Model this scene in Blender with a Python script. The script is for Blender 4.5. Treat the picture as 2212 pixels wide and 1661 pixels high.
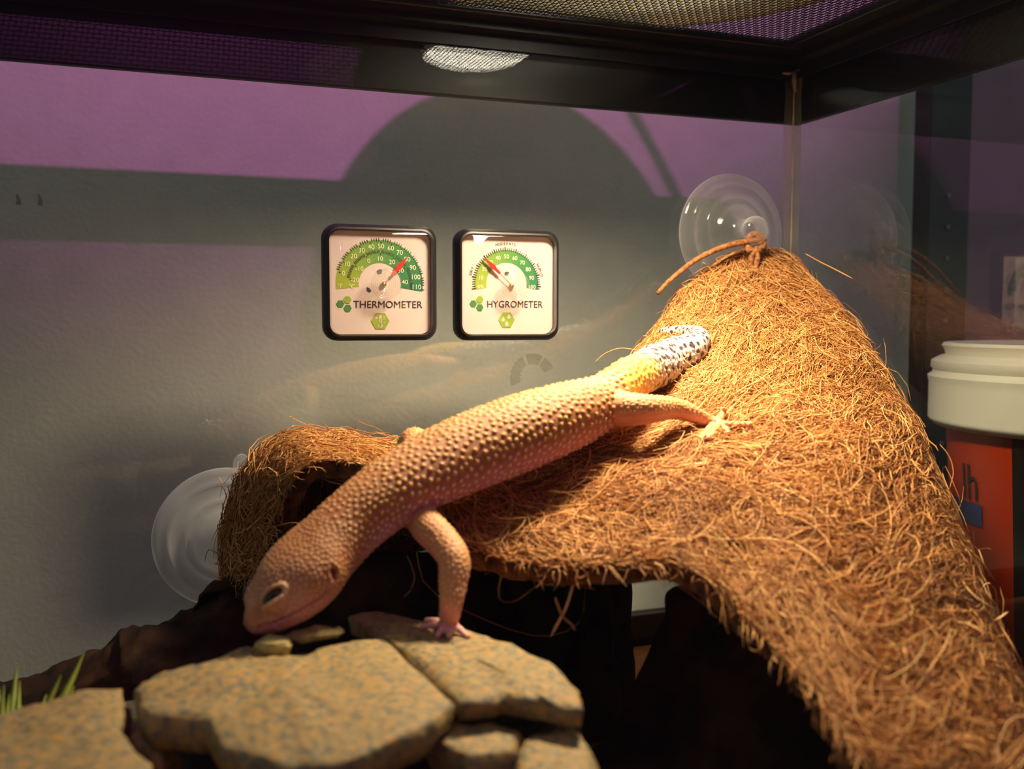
import bpy, bmesh, math, random
import numpy as np
from mathutils import Vector, Matrix, Euler, noise, kdtree
from mathutils.bvhtree import BVHTree

for o in list(bpy.data.objects):
    bpy.data.objects.remove(o, do_unlink=True)
scene = bpy.context.scene
C = scene.collection
U = 0.01                                   # all lengths below are written in centimetres
R = math.radians
rng = np.random.default_rng(7)
random.seed(7)

# ------------------------------------------------------------------ camera
CAM = Vector((0.0, 0.0, 16.2))
YAW, PITCH, FPX = 20.4, 3.76, 2130.0
cam_d = bpy.data.cameras.new('camera')
cam = bpy.data.objects.new('camera', cam_d)
C.objects.link(cam)
cam_d.sensor_width = 36.0
cam_d.lens = FPX / 2212 * 36.0
cam_d.clip_start = 0.005
cam_d.clip_end = 50
cam.location = CAM * U
cam.rotation_euler = (R(90 - PITCH), 0, R(-YAW))
cam_d.dof.use_dof = True
cam_d.dof.focus_distance = 0.41
cam_d.dof.aperture_fstop = 12.0
scene.camera = cam
CROT = Euler((R(90 - PITCH), 0, R(-YAW))).to_matrix()

# ------------------------------------------------------------------ world, lights, exposure
w = bpy.data.worlds.new('room_ambient')
scene.world = w
w.use_nodes = True
w.node_tree.nodes['Background'].inputs[0].default_value = (0.86, 1.0, 1.0, 1)
w.node_tree.nodes['Background'].inputs[1].default_value = 0.38

GROW = Vector((8.0, -60.0, 88.0))          # purple grow lamp on the shelf behind the photographer
ld = bpy.data.lights.new('grow_light_glow', 'SPOT')
ld.energy = 33.0
ld.color = (1.0, 0.22, 0.80)
ld.shadow_soft_size = 0.012
ld.spot_size = R(51)
ld.spot_blend = 0.5
glow = bpy.data.objects.new('grow_light_glow', ld)
C.objects.link(glow)
glow.location = GROW * U
glow.rotation_euler = (Vector((10, 53, 69)) - GROW).to_track_quat('-Z', 'Y').to_euler()

DOME = Vector((17.8, 32.7, 29.66))          # heat lamp standing on the mesh
hd = bpy.data.lights.new('heat_bulb_beam', 'SPOT')
hd.energy = 12.5
hd.color = (1.0, 0.765, 0.50)
hd.shadow_soft_size = 0.022
hd.spot_size = R(150)
hd.spot_blend = 1.0
beam = bpy.data.objects.new('heat_bulb_beam', hd)
C.objects.link(beam)
beam.location = (DOME + Vector((0, 0, 0.5))) * U
beam.rotation_euler = (0, 0, 0)

vs = scene.view_settings
vs.view_transform = 'Standard'
vs.look = 'None'
vs.exposure = 0.0
vs.gamma = 1.0
vs.use_curve_mapping = False


# ------------------------------------------------------------------ helpers
def P(px, py, d):
    """point (cm) seen at a photo pixel at the given depth (cm)"""
    return CAM + CROT @ Vector(((px - 1106) / FPX * d, -(py - 830.5) / FPX * d, -d))


def ray(px, py):
    return (CROT @ Vector(((px - 1106) / FPX, -(py - 830.5) / FPX, -1.0))).normalized()


def PZ(px, py, z):
    r = ray(px, py)
    return CAM + r * ((z - CAM.z) / r.z)


def PY(px, py, y):
    r = ray(px, py)
    return CAM + r * ((y - CAM.y) / r.y)


def px_cm(px, d):
    return px * d / FPX


MATS = {}


def srgb(r, g, b):
    f = lambda c: c / 12.92 if c <= 0.04045 else ((c + 0.055) / 1.055) ** 2.4
    return (f(r / 255), f(g / 255), f(b / 255), 1)


def mat(name, col, rough=0.5, metal=0.0, var=0.0, scale=200.0, bump=0.0, bscale=None, col2=None, spec=0.5, emit=None, estr=0.0, detail=4.0):
    if name in MATS:
        return MATS[name]
    m = bpy.data.materials.new(name)
    m.use_nodes = True
    nt = m.node_tree
    b = nt.nodes['Principled BSDF']
    b.inputs['Roughness'].default_value = rough
    b.inputs['Metallic'].default_value = metal
    b.inputs['Specular IOR Level'].default_value = spec
    tc = nt.nodes.new('ShaderNodeTexCoord')
    n = nt.nodes.new('ShaderNodeTexNoise')
    n.inputs['Scale'].default_value = scale
    n.inputs['Detail'].default_value = detail
    nt.links.new(tc.outputs['Object'], n.inputs['Vector'])
    ramp = nt.nodes.new('ShaderNodeValToRGB')
    c2 = col2 if col2 else tuple(max(0, min(1, c * (1 - var))) for c in col[:3]) + (1,)
    ramp.color_ramp.elements[0].position = 0.35
    ramp.color_ramp.elements[1].position = 0.65
    ramp.color_ramp.elements[0].color = c2
    ramp.color_ramp.elements[1].color = col
    nt.links.new(n.outputs['Fac'], ramp.inputs['Fac'])
    nt.links.new(ramp.outputs['Color'], b.inputs['Base Color'])
    if bump:
        n2 = nt.nodes.new('ShaderNodeTexNoise')
        n2.inputs['Scale'].default_value = bscale or scale
        n2.inputs['Detail'].default_value = 6
        nt.links.new(tc.outputs['Object'], n2.inputs['Vector'])
        bp = nt.nodes.new('ShaderNodeBump')
        bp.inputs['Strength'].default_value = bump
        bp.inputs['Distance'].default_value = 0.001
        nt.links.new(n2.outputs['Fac'], bp.inputs['Height'])
        nt.links.new(bp.outputs['Normal'], b.inputs['Normal'])
    if emit:
        b.inputs['Emission Color'].default_value = emit
        b.inputs['Emission Strength'].default_value = estr
    MATS[name] = m
    return m


def clear_mat(name, tint=(1, 1, 1, 1), ior=1.45, rough=0.0, haze=0.0, hazecol=(0.8, 0.8, 0.8, 1), hscale=60, edge=0.0):
    """thin clear sheet: straight-through transmission with Fresnel reflection and a little surface haze"""
    m = bpy.data.materials.new(name)
    m.use_nodes = True
    nt = m.node_tree
    nt.nodes.remove(nt.nodes['Principled BSDF'])
    out = nt.nodes['Material Output']
    tr = nt.nodes.new('ShaderNodeBsdfTransparent')
    tr.inputs[0].default_value = tint
    gl = nt.nodes.new('ShaderNodeBsdfGlossy')
    gl.inputs['Roughness'].default_value = rough
    geo = nt.nodes.new('ShaderNodeNewGeometry')
    mx = nt.nodes.new('ShaderNodeMix')
    mx.data_type = 'FLOAT'
    nt.links.new(geo.outputs['Backfacing'], mx.inputs[0])
    mx.inputs[2].default_value = ior
    mx.inputs[3].default_value = 1 / ior
    fr = nt.nodes.new('ShaderNodeFresnel')
    nt.links.new(mx.outputs[0], fr.inputs['IOR'])
    ms = nt.nodes.new('ShaderNodeMixShader')
    nt.links.new(fr.outputs[0], ms.inputs[0])
    nt.links.new(tr.outputs[0], ms.inputs[1])
    nt.links.new(gl.outputs[0], ms.inputs[2])
    last = ms
    if haze > 0 or edge > 0:
        df = nt.nodes.new('ShaderNodeBsdfDiffuse')
        df.inputs[0].default_value = hazecol
        tl = nt.nodes.new('ShaderNodeBsdfTranslucent')
        tl.inputs[0].default_value = hazecol
        dd = nt.nodes.new('ShaderNodeMixShader')
        nt.links.new(df.outputs[0], dd.inputs[1])
        nt.links.new(tl.outputs[0], dd.inputs[2])
        tc = nt.nodes.new('ShaderNodeTexCoord')
        n = nt.nodes.new('ShaderNodeTexNoise')
        n.inputs['Scale'].default_value = hscale
        nt.links.new(tc.outputs['Object'], n.inputs['Vector'])
        mr = nt.nodes.new('ShaderNodeMapRange')
        mr.inputs[1].default_value = 0.3
        mr.inputs[2].default_value = 0.7
        mr.inputs[3].default_value = haze * 0.6
        mr.inputs[4].default_value = haze * 1.4
        nt.links.new(n.outputs['Fac'], mr.inputs[0])
        fac = mr.outputs[0]
        if edge > 0:
            lw = nt.nodes.new('ShaderNodeLayerWeight')
            lw.inputs[0].default_value = 0.35
            ma = nt.nodes.new('ShaderNodeMath')
            ma.operation = 'MULTIPLY_ADD'
            nt.links.new(lw.outputs['Facing'], ma.inputs[0])
            ma.inputs[1].default_value = edge
            nt.links.new(fac, ma.inputs[2])
            fac = ma.outputs[0]
        m2 = nt.nodes.new('ShaderNodeMixShader')
        nt.links.new(fac, m2.inputs[0])
        nt.links.new(ms.outputs[0], m2.inputs[1])
        nt.links.new(dd.outputs[0], m2.inputs[2])
        last = m2
    nt.links.new(last.outputs[0], out.inputs[0])
    MATS[name] = m
    return m


def attr_mat(name, rough=0.5, sss=0.0, bump=0.0, bscale=900, spec=0.4):
    """material whose colour is the mesh's own 'Col' attribute"""
    m = bpy.data.materials.new(name)
    m.use_nodes = True
    nt = m.node_tree
    b = nt.nodes['Principled BSDF']
    a = nt.nodes.new('ShaderNodeAttribute')
    a.attribute_name = 'Col'
    nt.links.new(a.outputs['Color'], b.inputs['Base Color'])
    b.inputs['Roughness'].default_value = rough
    b.inputs['Specular IOR Level'].default_value = spec
    if sss:
        b.inputs['Subsurface Weight'].default_value = sss
        b.inputs['Subsurface Radius'].default_value = (1.0, 0.45, 0.3)
        b.inputs['Subsurface Scale'].default_value = 0.003
    if bump:
        tc = nt.nodes.new('ShaderNodeTexCoord')
        n2 = nt.nodes.new('ShaderNodeTexVoronoi')
        n2.inputs['Scale'].default_value = bscale
        nt.links.new(tc.outputs['Object'], n2.inputs['Vector'])
        bp = nt.nodes.new('ShaderNodeBump')
        bp.inputs['Strength'].default_value = bump
        bp.inputs['Distance'].default_value = 0.0004
        nt.links.new(n2.outputs['Distance'], bp.inputs['Height'])
        nt.links.new(bp.outputs['Normal'], b.inputs['Normal'])
    return m


def tag(o, label=None, cat=None, group=None, kind=None):
    if label:
        o['label'] = label
    if cat:
        o['category'] = cat
    if group:
        o['group'] = group
    if kind:
        o['kind'] = kind
    return o


def thing(name, label, cat, loc, group=None):
    o = bpy.data.objects.new(name, None)
    C.objects.link(o)
    o.empty_display_size = 0.01
    o.location = Vector(loc) * U
    return tag(o, label, cat, group)


def wloc(o):
    v = Vector(o.location)
    while o.parent:
        o = o.parent
        v = v + Vector(o.location)
    return v


def obj(name, verts, faces, material, parent=None, smooth=False, label=None, kind=None):
    """verts in world centimetres; becomes ONE mesh object"""
    me = bpy.data.meshes.new(name)
    v = np.asarray(verts, dtype=float).reshape(-1, 3) * U
    if parent is not None:
        off = wloc(parent)
    else:
        lo, hi = v.min(0), v.max(0)
        off = Vector(((lo[0] + hi[0]) / 2, (lo[1] + hi[1]) / 2, lo[2]))
    v = v - np.array(off)
    me.from_pydata(v.tolist(), [], [tuple(int(i) for i in f) for f in faces])
    me.validate()
    if smooth:
        me.polygons.foreach_set('use_smooth', [True] * len(me.polygons))
    me.update()
    o = bpy.data.objects.new(name, me)
    C.objects.link(o)
    if parent is not None:
        o.parent = parent
    else:
        o.location = off
    if material:
        me.materials.append(material)
    if label:
        o['label'] = label
    if kind:
        o['kind'] = kind
    return o


class MB:
    """collects shapes (cm)"""
    def __init__(s):
        s.v, s.f = [], []

    def add(s, verts, faces):
        b = len(s.v)
        s.v.extend([tuple(x) for x in verts])
        s.f.extend([tuple(i + b for i in f) for f in faces])
        return s

    def box(s, lo, hi):
        x0, y0, z0 = lo
        x1, y1, z1 = hi
        return s.add([(x0, y0, z0), (x1, y0, z0), (x1, y1, z0), (x0, y1, z0), (x0, y0, z1), (x1, y0, z1), (x1, y1, z1), (x0, y1, z1)],
                     [(0, 3, 2, 1), (4, 5, 6, 7), (0, 1, 5, 4), (1, 2, 6, 5), (2, 3, 7, 6), (3, 0, 4, 7)])

    def bbox(s, lo, hi, b=0.1):
        """box with chamfered edges"""
        bm = bmesh.new()
        m = MB().box(lo, hi)
        vv = [bm.verts.new(p) for p in m.v]
        for f in m.f:
            bm.faces.new([vv[i] for i in f])
        bmesh.ops.bevel(bm, geom=bm.edges[:], offset=b, segments=2, profile=0.5, affect='EDGES')
        bm.verts.index_update()
        s.add([v.co[:] for v in bm.verts], [[v.index for v in f.verts] for f in bm.faces])
        bm.free()
        return s

    def lathe(s, prof, origin=(0, 0, 0), axis='Z', n=48):
        """prof: list of (radius, height); closed where the radius is 0"""
        o = Vector(origin)
        rings = []
        for r, h in prof:
            ring = []
            if r < 1e-6:
                ring.append(len(s.v))
                s.v.append(tuple(o + s._ax(0, 0, h, axis)))
            else:
                for k in range(n):
                    a = 2 * math.pi * k / n
                    ring.append(len(s.v))
                    s.v.append(tuple(o + s._ax(r * math.cos(a), r * math.sin(a), h, axis)))
            rings.append(ring)
        for a, b in zip(rings, rings[1:]):
            for k in range(n):
                k2 = (k + 1) % n
                if len(a) == 1 and len(b) == 1:
                    continue
                if len(a) == 1:
                    s.f.append((a[0], b[k], b[k2]))
                elif len(b) == 1:
                    s.f.append((a[k2], a[k], b[0]))
                else:
                    s.f.append((a[k], b[k], b[k2], a[k2]))
        return s

    @staticmethod
    def _ax(x, y, h, axis):
        if axis == 'Z':
            return Vector((x, y, h))
        return Vector((x, -h, y))        # height runs towards -Y

    def tube(s, pts, rad, n=8, cap=True):
        pts = [Vector(p) for p in pts]
        m = len(pts)
        rr = rad if hasattr(rad, '__len__') else [rad] * m
        t0 = (pts[1] - pts[0]).normalized()
        up = Vector((0, 0, 1)) if abs(t0.z) < 0.9 else Vector((1, 0, 0))
        a = t0.cross(up).normalized()
        base = len(s.v)
        for i, p in enumerate(pts):
            t = (pts[min(i + 1, m - 1)] - pts[max(i - 1, 0)]).normalized()
            a = (a - t * a.dot(t)).normalized()
            b = t.cross(a)
            for k in range(n):
                an = 2 * math.pi * k / n
                s.v.append(tuple(p + (a * math.cos(an) + b * math.sin(an)) * rr[i]))
        for i in range(m - 1):
            for k in range(n):
                k2 = (k + 1) % n
                s.f.append((base + i * n + k, base + i * n + k2, base + (i + 1) * n + k2, base + (i + 1) * n + k))
        if cap:
            s.f.append(tuple(base + k for k in reversed(range(n))))
            s.f.append(tuple(base + (m - 1) * n + k for k in range(n)))
        return s

    def build(s, name, material, parent=None, smooth=False, label=None, kind=None):
        return obj(name, s.v, s.f, material, parent, smooth, label, kind)


def catmull(pts, k=8):
    """smooth interpolation of rows of numbers"""
    a = np.array(pts, dtype=float)
    a = np.vstack([2 * a[0] - a[1], a, 2 * a[-1] - a[-2]])
    out = []
    for i in range(1, len(a) - 2):
        p0, p1, p2, p3 = a[i - 1:i + 3]
        for j in range(k):
            t = j / k
            out.append(0.5 * (2 * p1 + (p2 - p0) * t + (2 * p0 - 5 * p1 + 4 * p2 - p3) * t * t + (3 * p1 - p0 - 3 * p2 + p3) * t ** 3))
    out.append(a[-2])
    return np.array(out)


def edge_split(o, ang=35):
    m = o.modifiers.new('edges', 'EDGE_SPLIT')
    m.split_angle = R(ang)
    return o


def text_mesh(txt, size, spacing=1.0):
    """flat lettering as (verts, faces) in its own x-y plane, centred on the origin"""
    cu = bpy.data.curves.new('t', 'FONT')
    cu.body = txt
    cu.size = size
    cu.align_x = 'CENTER'
    cu.align_y = 'CENTER'
    cu.space_character = spacing
    cu.resolution_u = 3
    o = bpy.data.objects.new('t', cu)
    C.objects.link(o)
    dg = bpy.context.evaluated_depsgraph_get()
    me = bpy.data.meshes.new_from_object(o.evaluated_get(dg))
    v = [tuple(x.co) for x in me.vertices]
    f = [tuple(p.vertices) for p in me.polygons]
    bpy.data.objects.remove(o)
    bpy.data.meshes.remove(me)
    bpy.data.curves.remove(cu)
    xs = [a[0] for a in v]
    ys = [a[1] for a in v]
    cx, cy = (min(xs) + max(xs)) / 2, (min(ys) + max(ys)) / 2
    return [(a - cx, b - cy, 0) for a, b, _ in v], f, max(xs) - min(xs), max(ys) - min(ys)


# ------------------------------------------------------------------ materials
M_BLACK = mat('black_plastic', srgb(20, 19, 18), 0.38, var=0.3, scale=300)
M_RIM = mat('black_rim_plastic', srgb(14, 13, 12), 0.45, var=0.3, scale=200)
M_GLASS = clear_mat('tank_glass', (0.97, 0.985, 0.975, 1), 1.52)
M_WALL = mat('wall_paint', srgb(206, 204, 196), 0.85, var=0.06, scale=60, bump=0.35, bscale=350)
M_DECK = mat('dark_shelf_board', srgb(30, 24, 20), 0.6, var=0.3, scale=30)
M_WHITE = mat('white_plastic', srgb(226, 224, 212), 0.45, var=0.03, scale=40)

BACK, FRONT, RIGHT, LEFT = 43.0, 12.6, 31.4, -29.0
FLOORZ = 0.0

# ------------------------------------------------------------------ the setting
tag(MB().box((-120, 54, -40), (52.2, 58, 120)).build('wall_back', M_WALL), kind='structure')
M_WALL2 = mat('mauve_wall', srgb(150, 120, 135), 0.8, var=0.08, scale=40, bump=0.3, bscale=300)  # mauve, darker than the wall behind the tank
tag(MB().box((52.2, 56, -40), (140, 60, 120)).build('wall_right', M_WALL2), kind='structure')
tag(MB().box((-120, -78, -5.5), (140, 54, -1.9)).build('floor', M_DECK), kind='structure')

# ------------------------------------------------------------------ terrarium
tank = thing('terrarium', 'clear glass terrarium with black plastic rims holding the gecko', 'terrarium', (1.2, 28, -1.9))
ZT = 29.0
T = 0.45
MB().box((LEFT - T, BACK, -0.9), (RIGHT + T, BACK + T, ZT)).build('glass_pane', M_GLASS, tank)
MB().box((RIGHT, FRONT, -0.9), (RIGHT + T, BACK - 0.01, ZT)).build('glass_pane', M_GLASS, tank)
MB().box((LEFT - T, FRONT, -0.9), (LEFT, BACK - 0.01, ZT)).build('glass_pane', M_GLASS, tank)
MB().box((LEFT - T, FRONT - T, -0.9), (RIGHT + T, FRONT - 0.01, ZT)).build('glass_pane', M_GLASS, tank)
MB().box((LEFT - T, FRONT - T, -1.3), (RIGHT + T, BACK + T, -0.92)).build('glass_pane', M_GLASS, tank)
g = 0.02
o0, o1 = T + g, T + 0.45
for nm, z0, z1 in (('top_rim', 26.3, 29.35), ('bottom_rim', -1.9, 1.35)):
    mm = MB()
    mm.bbox((LEFT - o1, BACK + o0, z0), (RIGHT + o1, BACK + o1, z1), 0.08)
    mm.bbox((LEFT - o1, FRONT - o1, z0), (RIGHT + o1, FRONT - o0, z1), 0.08)
    mm.bbox((RIGHT + o0, FRONT - o0, z0), (RIGHT + o1, BACK + o0, z1), 0.08)
    mm.bbox((LEFT - o1, FRONT - o0, z0), (LEFT - o0, BACK + o0, z1), 0.08)
    mm.build(nm, M_RIM, tank)
# ledge that carries the lid
led = MB()
led.box((LEFT - o0, BACK - 0.9, 29.05), (RIGHT + o0, BACK + o0, 29.35))
led.box((LEFT - o0, FRONT - o0, 29.05), (RIGHT + o0, FRONT + 0.9, 29.35))
led.box((RIGHT - 0.9, FRONT + 0.9, 29.05), (RIGHT + o0, BACK - 0.9, 29.35))
led.box((LEFT - o0, FRONT + 0.9, 29.05), (LEFT + 0.9, BACK - 0.9, 29.35))
led.build('lid_ledge', M_RIM, tank)
lip = MB()
lip.box((LEFT + 0.02, BACK - 0.16, 28.4), (RIGHT - 0.02, BACK - 0.02, 29.03))
lip.box((LEFT + 0.02, FRONT + 0.02, 28.4), (RIGHT - 0.02, FRONT + 0.16, 29.03))
lip.box((RIGHT - 0.16, FRONT + 0.17, 28.4), (RIGHT - 0.02, BACK - 0.17, 29.03))
lip.box((LEFT + 0.02, FRONT + 0.17, 28.4), (LEFT + 0.16, BACK - 0.17, 29.03))
lip.build('rim_lip', M_RIM, tank)
# silicone seams in the corners
M_SIL = clear_mat('silicone', (0.99, 0.975, 0.92, 1), 1.40, 0.15, haze=0.07, hazecol=(0.86, 0.80, 0.62, 1), hscale=90)
M_SILB = clear_mat('silicone_bead', (0.95, 0.9, 0.7, 1), 1.40, 0.2, haze=0.5, hazecol=(0.90, 0.80, 0.50, 1), hscale=90)


def seam(x, y, sx, sy):
    zs = np.linspace(0.1, 28.35, 40)
    v, f = [], []
    for i, z in enumerate(zs):
        k = 0.62 + 0.10 * noise.noise(Vector((x, y, z * 0.7)))
        v += [(x, y, z), (x + sx * k, y, z), (x + sx * 0.20, y + sy * 0.20, z), (x, y + sy * k, z)]
    for i in range(len(zs) - 1):
        for a in range(4):
            b = (a + 1) % 4
            f.append((4 * i + a, 4 * i + b, 4 * i + 4 + b, 4 * i + 4 + a))
    s = obj('silicone_seam', v, f, M_SIL, tank)
    pts = [Vector((x + sx * 0.17 + 0.03 * noise.noise(Vector((z * 1.1, 1, 2))), y + sy * 0.17, z)) for z in zs]
    q = MB().tube(pts, [0.04 + 0.02 * noise.noise(Vector((z * 2, 5, 2))) for z in zs], 6)
    q.build('bead', M_SILB, s, True)


seam(RIGHT - 0.01, BACK - 0.01, -1, -1)
seam(LEFT + 0.01, BACK - 0.01, 1, -1)
# torn scrap of tape and glue under the lid in the corner
M_TAPE = mat('grey_glue_scrap', srgb(120, 112, 104), 0.6, var=0.4, scale=400)
sc = MB()
for (a, b) in (((1690, 158), (1722, 152)), ((1722, 152), (1745, 146))):
    p, q = PY(*a, BACK - 0.5), PY(*b, BACK - 0.5)
    sc.tube([p, (p + q) / 2 + Vector((0, 0, -0.08)), q], [0.05, 0.1, 0.05], 6)
sc.tube([PY(1718, 152, BACK - 0.5), PY(1716, 178, BACK - 0.4), PY(1718, 200, BACK - 0.3)], [0.12, 0.14, 0.07], 6)
sc.build('glue_scrap', M_TAPE, tank, True)
# dried marks on the back pane: the ring a suction cup left, two drips
M_MARK = clear_mat('dried_mark', (0.80, 0.79, 0.74, 1), 1.1, 0.4, haze=0.05, hazecol=(0.3, 0.3, 0.26, 1), hscale=1200)
rc = PY(1150, 815, BACK - 0.012)
v, f = [], []
segs = [(200, 118), (108, 62), (56, 20)]
for a0, a1 in segs:
    n = 14
    b = len(v)
    for i in range(n + 1):
        a = R(a0 + (a1 - a0) * i / n)
        ri = 0.62 + 0.05 * math.sin(i * 2.1)
        ro = 1.12 + 0.04 * math.sin(i * 3.3)
        for r_ in (ri, ro):
            v.append((rc.x + r_ * math.cos(a), BACK - 0.012, rc.z + r_ * math.sin(a)))
    for i in range(n):
        f.append((b + 2 * i, b + 2 * i + 1, b + 2 * i + 3, b + 2 * i + 2))
obj('dried_ring', v, f, M_MARK, tank)
for (a, b) in (((36, 420), (40, 442)), ((83, 420), (87, 444))):
    p, q = PY(*a, BACK - 0.02), PY(*b, BACK - 0.02)
    MB().tube([p, p.lerp(q, 0.5) + Vector((0.04, 0, 0)), q], [0.05, 0.08, 0.12], 6).build('dried_drip', M_MARK, tank, True)
# chip on the pane
M_CHIP = clear_mat('chip', (0.9, 0.9, 0.88, 1), 1.5, 0.1, haze=0.4, hazecol=(0.8, 0.78, 0.7, 1), hscale=900)
ch = MB()
for i in range(9):
    c0 = PY(458 + random.uniform(-12, 12), 912 + random.uniform(-5, 6), BACK - 0.03)
    ch.tube([c0, c0 + Vector((random.uniform(-.25, .25), 0, random.uniform(-.08, .08)))], [0.02, 0.008], 5)
ch.build('chip', M_CHIP, tank)

# ------------------------------------------------------------------ liner on the tank floor
M_LINER = mat('liner', srgb(150, 96, 44), 0.9, var=0.25, scale=90, bump=0.4, bscale=500)
lin = MB().bbox((LEFT + 0.1, FRONT + 0.1, -0.9), (RIGHT - 0.1, BACK - 0.1, 0.0), 0.05).build('floor_liner', M_LINER)
tag(lin, 'brown liner mat covering the terrarium bottom', 'mat')

# ------------------------------------------------------------------ mesh lid
lid = thing('mesh_lid', 'black framed wire mesh lid lying on the terrarium top', 'lid', (1.2, 28, 29.36))
FW = 2.3
lx0, lx1, ly0, ly1 = LEFT - T, RIGHT + T - 0.1, FRONT - T, BACK + T - 0.1
M_LIDF = mat('lid_frame_paint', srgb(18, 17, 16), 0.32, var=0.2, scale=200)
for lo, hi in (((lx0, ly1 - FW, 29.37), (lx1, ly1, 29.78)), ((lx0, ly0, 29.37), (lx1, ly0 + FW, 29.78)),
               ((lx1 - FW, ly0 + FW, 29.37), (lx1, ly1 - FW, 29.78)), ((lx0, ly0 + FW, 29.37), (lx0 + FW, ly1 - FW, 29.78))):
    MB().bbox(lo, hi, 0.12).build('lid_frame', M_LIDF, lid)
M_WIRE = mat('black_wire', srgb(26, 24, 23), 0.4, metal=0.3, var=0.2, scale=500)
wm = MB()
pit, wr, pitx = 0.21, 0.016, 0.30
ix0, ix1, iy0, iy1 = lx0 + FW - .2, lx1 - FW + .2, ly0 + FW - .2, ly1 - FW + .2
ZM = 29.58
x = ix0
sq = [(-1, -1), (1, -1), (1, 1), (-1, 1)]
while x <= ix1:
    v = [(x + a * wr, iy0, ZM + 0.02 + b * wr) for a, b in sq] + [(x + a * wr, iy1, ZM + 0.02 + b * wr) for a, b in sq]
    wm.add(v, [(k, (k + 1) % 4, (k + 1) % 4 + 4, k + 4) for k in range(4)])
    x += pit
y = iy0
row = 0
while y <= iy1:
    # the cross wires weave in a zigzag
    n = int((ix1 - ix0) / pit)
    base = len(wm.v)
    for i in range(n + 1):
        xx = ix0 + i * pit
        dy = 0.075 * (1 if (i + row) % 2 else -1)
        wm.v += [(xx, y + dy + a * wr, ZM - 0.012 * (1 if (i + row) % 2 else -1) + b * wr) for a, b in sq]
    for i in range(n):
        for k in range(4):
            k2 = (k + 1) % 4
            wm.f.append((base + 4 * i + k, base + 4 * i + k2, base + 4 * i + 4 + k2, base + 4 * i + 4 + k))
    y += pitx
    row += 1
wm.build('wire_screen', M_WIRE, lid, kind='stuff', label='fine black woven wire screen')

# ------------------------------------------------------------------ dome heat lamp
lamp = thing('dome_lamp', 'dome heat lamp standing on the mesh lid above the gecko', 'lamp', DOME)
M_ALU = mat('spun_aluminium', srgb(178, 168, 140), 0.45, metal=0.35, var=0.15, scale=120)
RD = 9.5
prof = []
for i in range(15):
    a = R(4 + i * 5.2)
    prof.append((RD * math.cos(a), 0.3 + RD * 0.98 * math.sin(a)))
outer = [(RD + 0.35, 0.0), (RD + 0.35, 0.12), (RD, 0.2)] + prof + [(0, 10.2)]
inner = [(0, 10.05)] + [(r - 0.12, z - 0.12) for r, z in reversed(prof)] + [(RD - 0.12, 0.05), (RD + 0.35, 0.0)]
MB().lathe(outer + inner, DOME, n=64).build('dome_shade', M_ALU, lamp, True)
M_SOCK = mat('ceramic_socket', srgb(30, 28, 26), 0.5, var=0.2)
MB().lathe([(0, 10.25), (2.2, 10.25), (2.3, 11), (2.1, 15), (1.6, 16), (0, 16.1)], DOME, n=32).build('socket', M_SOCK, lamp, True)
M_BULBG = mat('bulb_glass', srgb(235, 230, 215), 0.3, var=0.03, emit=(1.0, 0.80, 0.52, 1), estr=2.2)
M_BULBF = mat('bulb_face', srgb(255, 240, 215), 0.4, var=0.0, emit=(1.0, 0.88, 0.70, 1), estr=32.0)
bulb = MB().lathe([(2.85, 1.35), (3.0, 1.8), (2.9, 3.0), (1.6, 6.4), (1.35, 10.0), (0, 10.0)], DOME, n=40).build('bulb', M_BULBG, lamp, True)
MB().lathe([(0, 0.85), (1.4, 0.95), (2.4, 1.15), (2.85, 1.35)], DOME, n=40).build('bulb_face', M_BULBF, bulb, True)
cordp = [DOME + Vector(p) for p in ((0, 0, 16), (1.5, 0, 16.6), (3.6, 0, 13.8), (6.6, 0, 9.6), (8.9, 0, 6.0), (10.4, 0, 2.9), (12.6, 0.5, 1.3), (17, 1, 1.6), (26, 2, 3.5), (36, 3, 5.5))]
MB().tube([Vector(p) for p in catmull(cordp, 6)], 0.3, 8).build('power_cord', M_BLACK, lamp, True)

# ------------------------------------------------------------------ plant shelf behind the photographer: purple lamp and darkened front wall
tag(MB().box((-120, -80, -40), (140, -78, 120)).build('wall_front', mat('dimmed_wall', srgb(84, 74, 82), 0.85, var=0.1, scale=40, bump=0.3, bscale=300)), kind='structure')  # colour kept dark so this wall throws little light forward
gl = thing('grow_lamp', 'purple grow lamp bar fixed to the wall opposite the terrarium', 'lamp', (8, -78, 90))
M_LED = mat('purple_led', srgb(255, 120, 240), 0.4, emit=(1.0, 0.16, 0.82, 1), estr=480.0)
MB().bbox((-6, -78, 88.6), (22, -58.5, 90.4), 0.2).build('lamp_body', M_BLACK, gl)
for i in range(2):
    xx = 2 + i * 8.0
    MB().lathe([(0, -0.35), (0.7, -0.28), (1.1, 0)], (xx, -62, 88.6), n=16).build('led', M_LED, gl, True)

# ------------------------------------------------------------------ things outside the tank on the right
M_POST = mat('black_upright', srgb(30, 30, 30), 0.5, var=0.3, scale=50)
M_HOLE = mat('slot_bare_metal', srgb(120, 96, 110), 0.5, var=0.2)
post = thing('shelf_upright', 'black slotted shelf upright standing against the wall', 'shelf post', (48.6, 50.9, -1.9))
MB().bbox((46.9, 50.2, -1.9), (50.4, 51.6, 70), 0.15).build('channel', M_POST, post)
for i in range(12):
    z = 2 + i * 2.0
    MB().bbox((48.4, 50.1, z), (48.7, 50.22, z + 0.3), 0.04).build('slot', M_HOLE, post)

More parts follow.
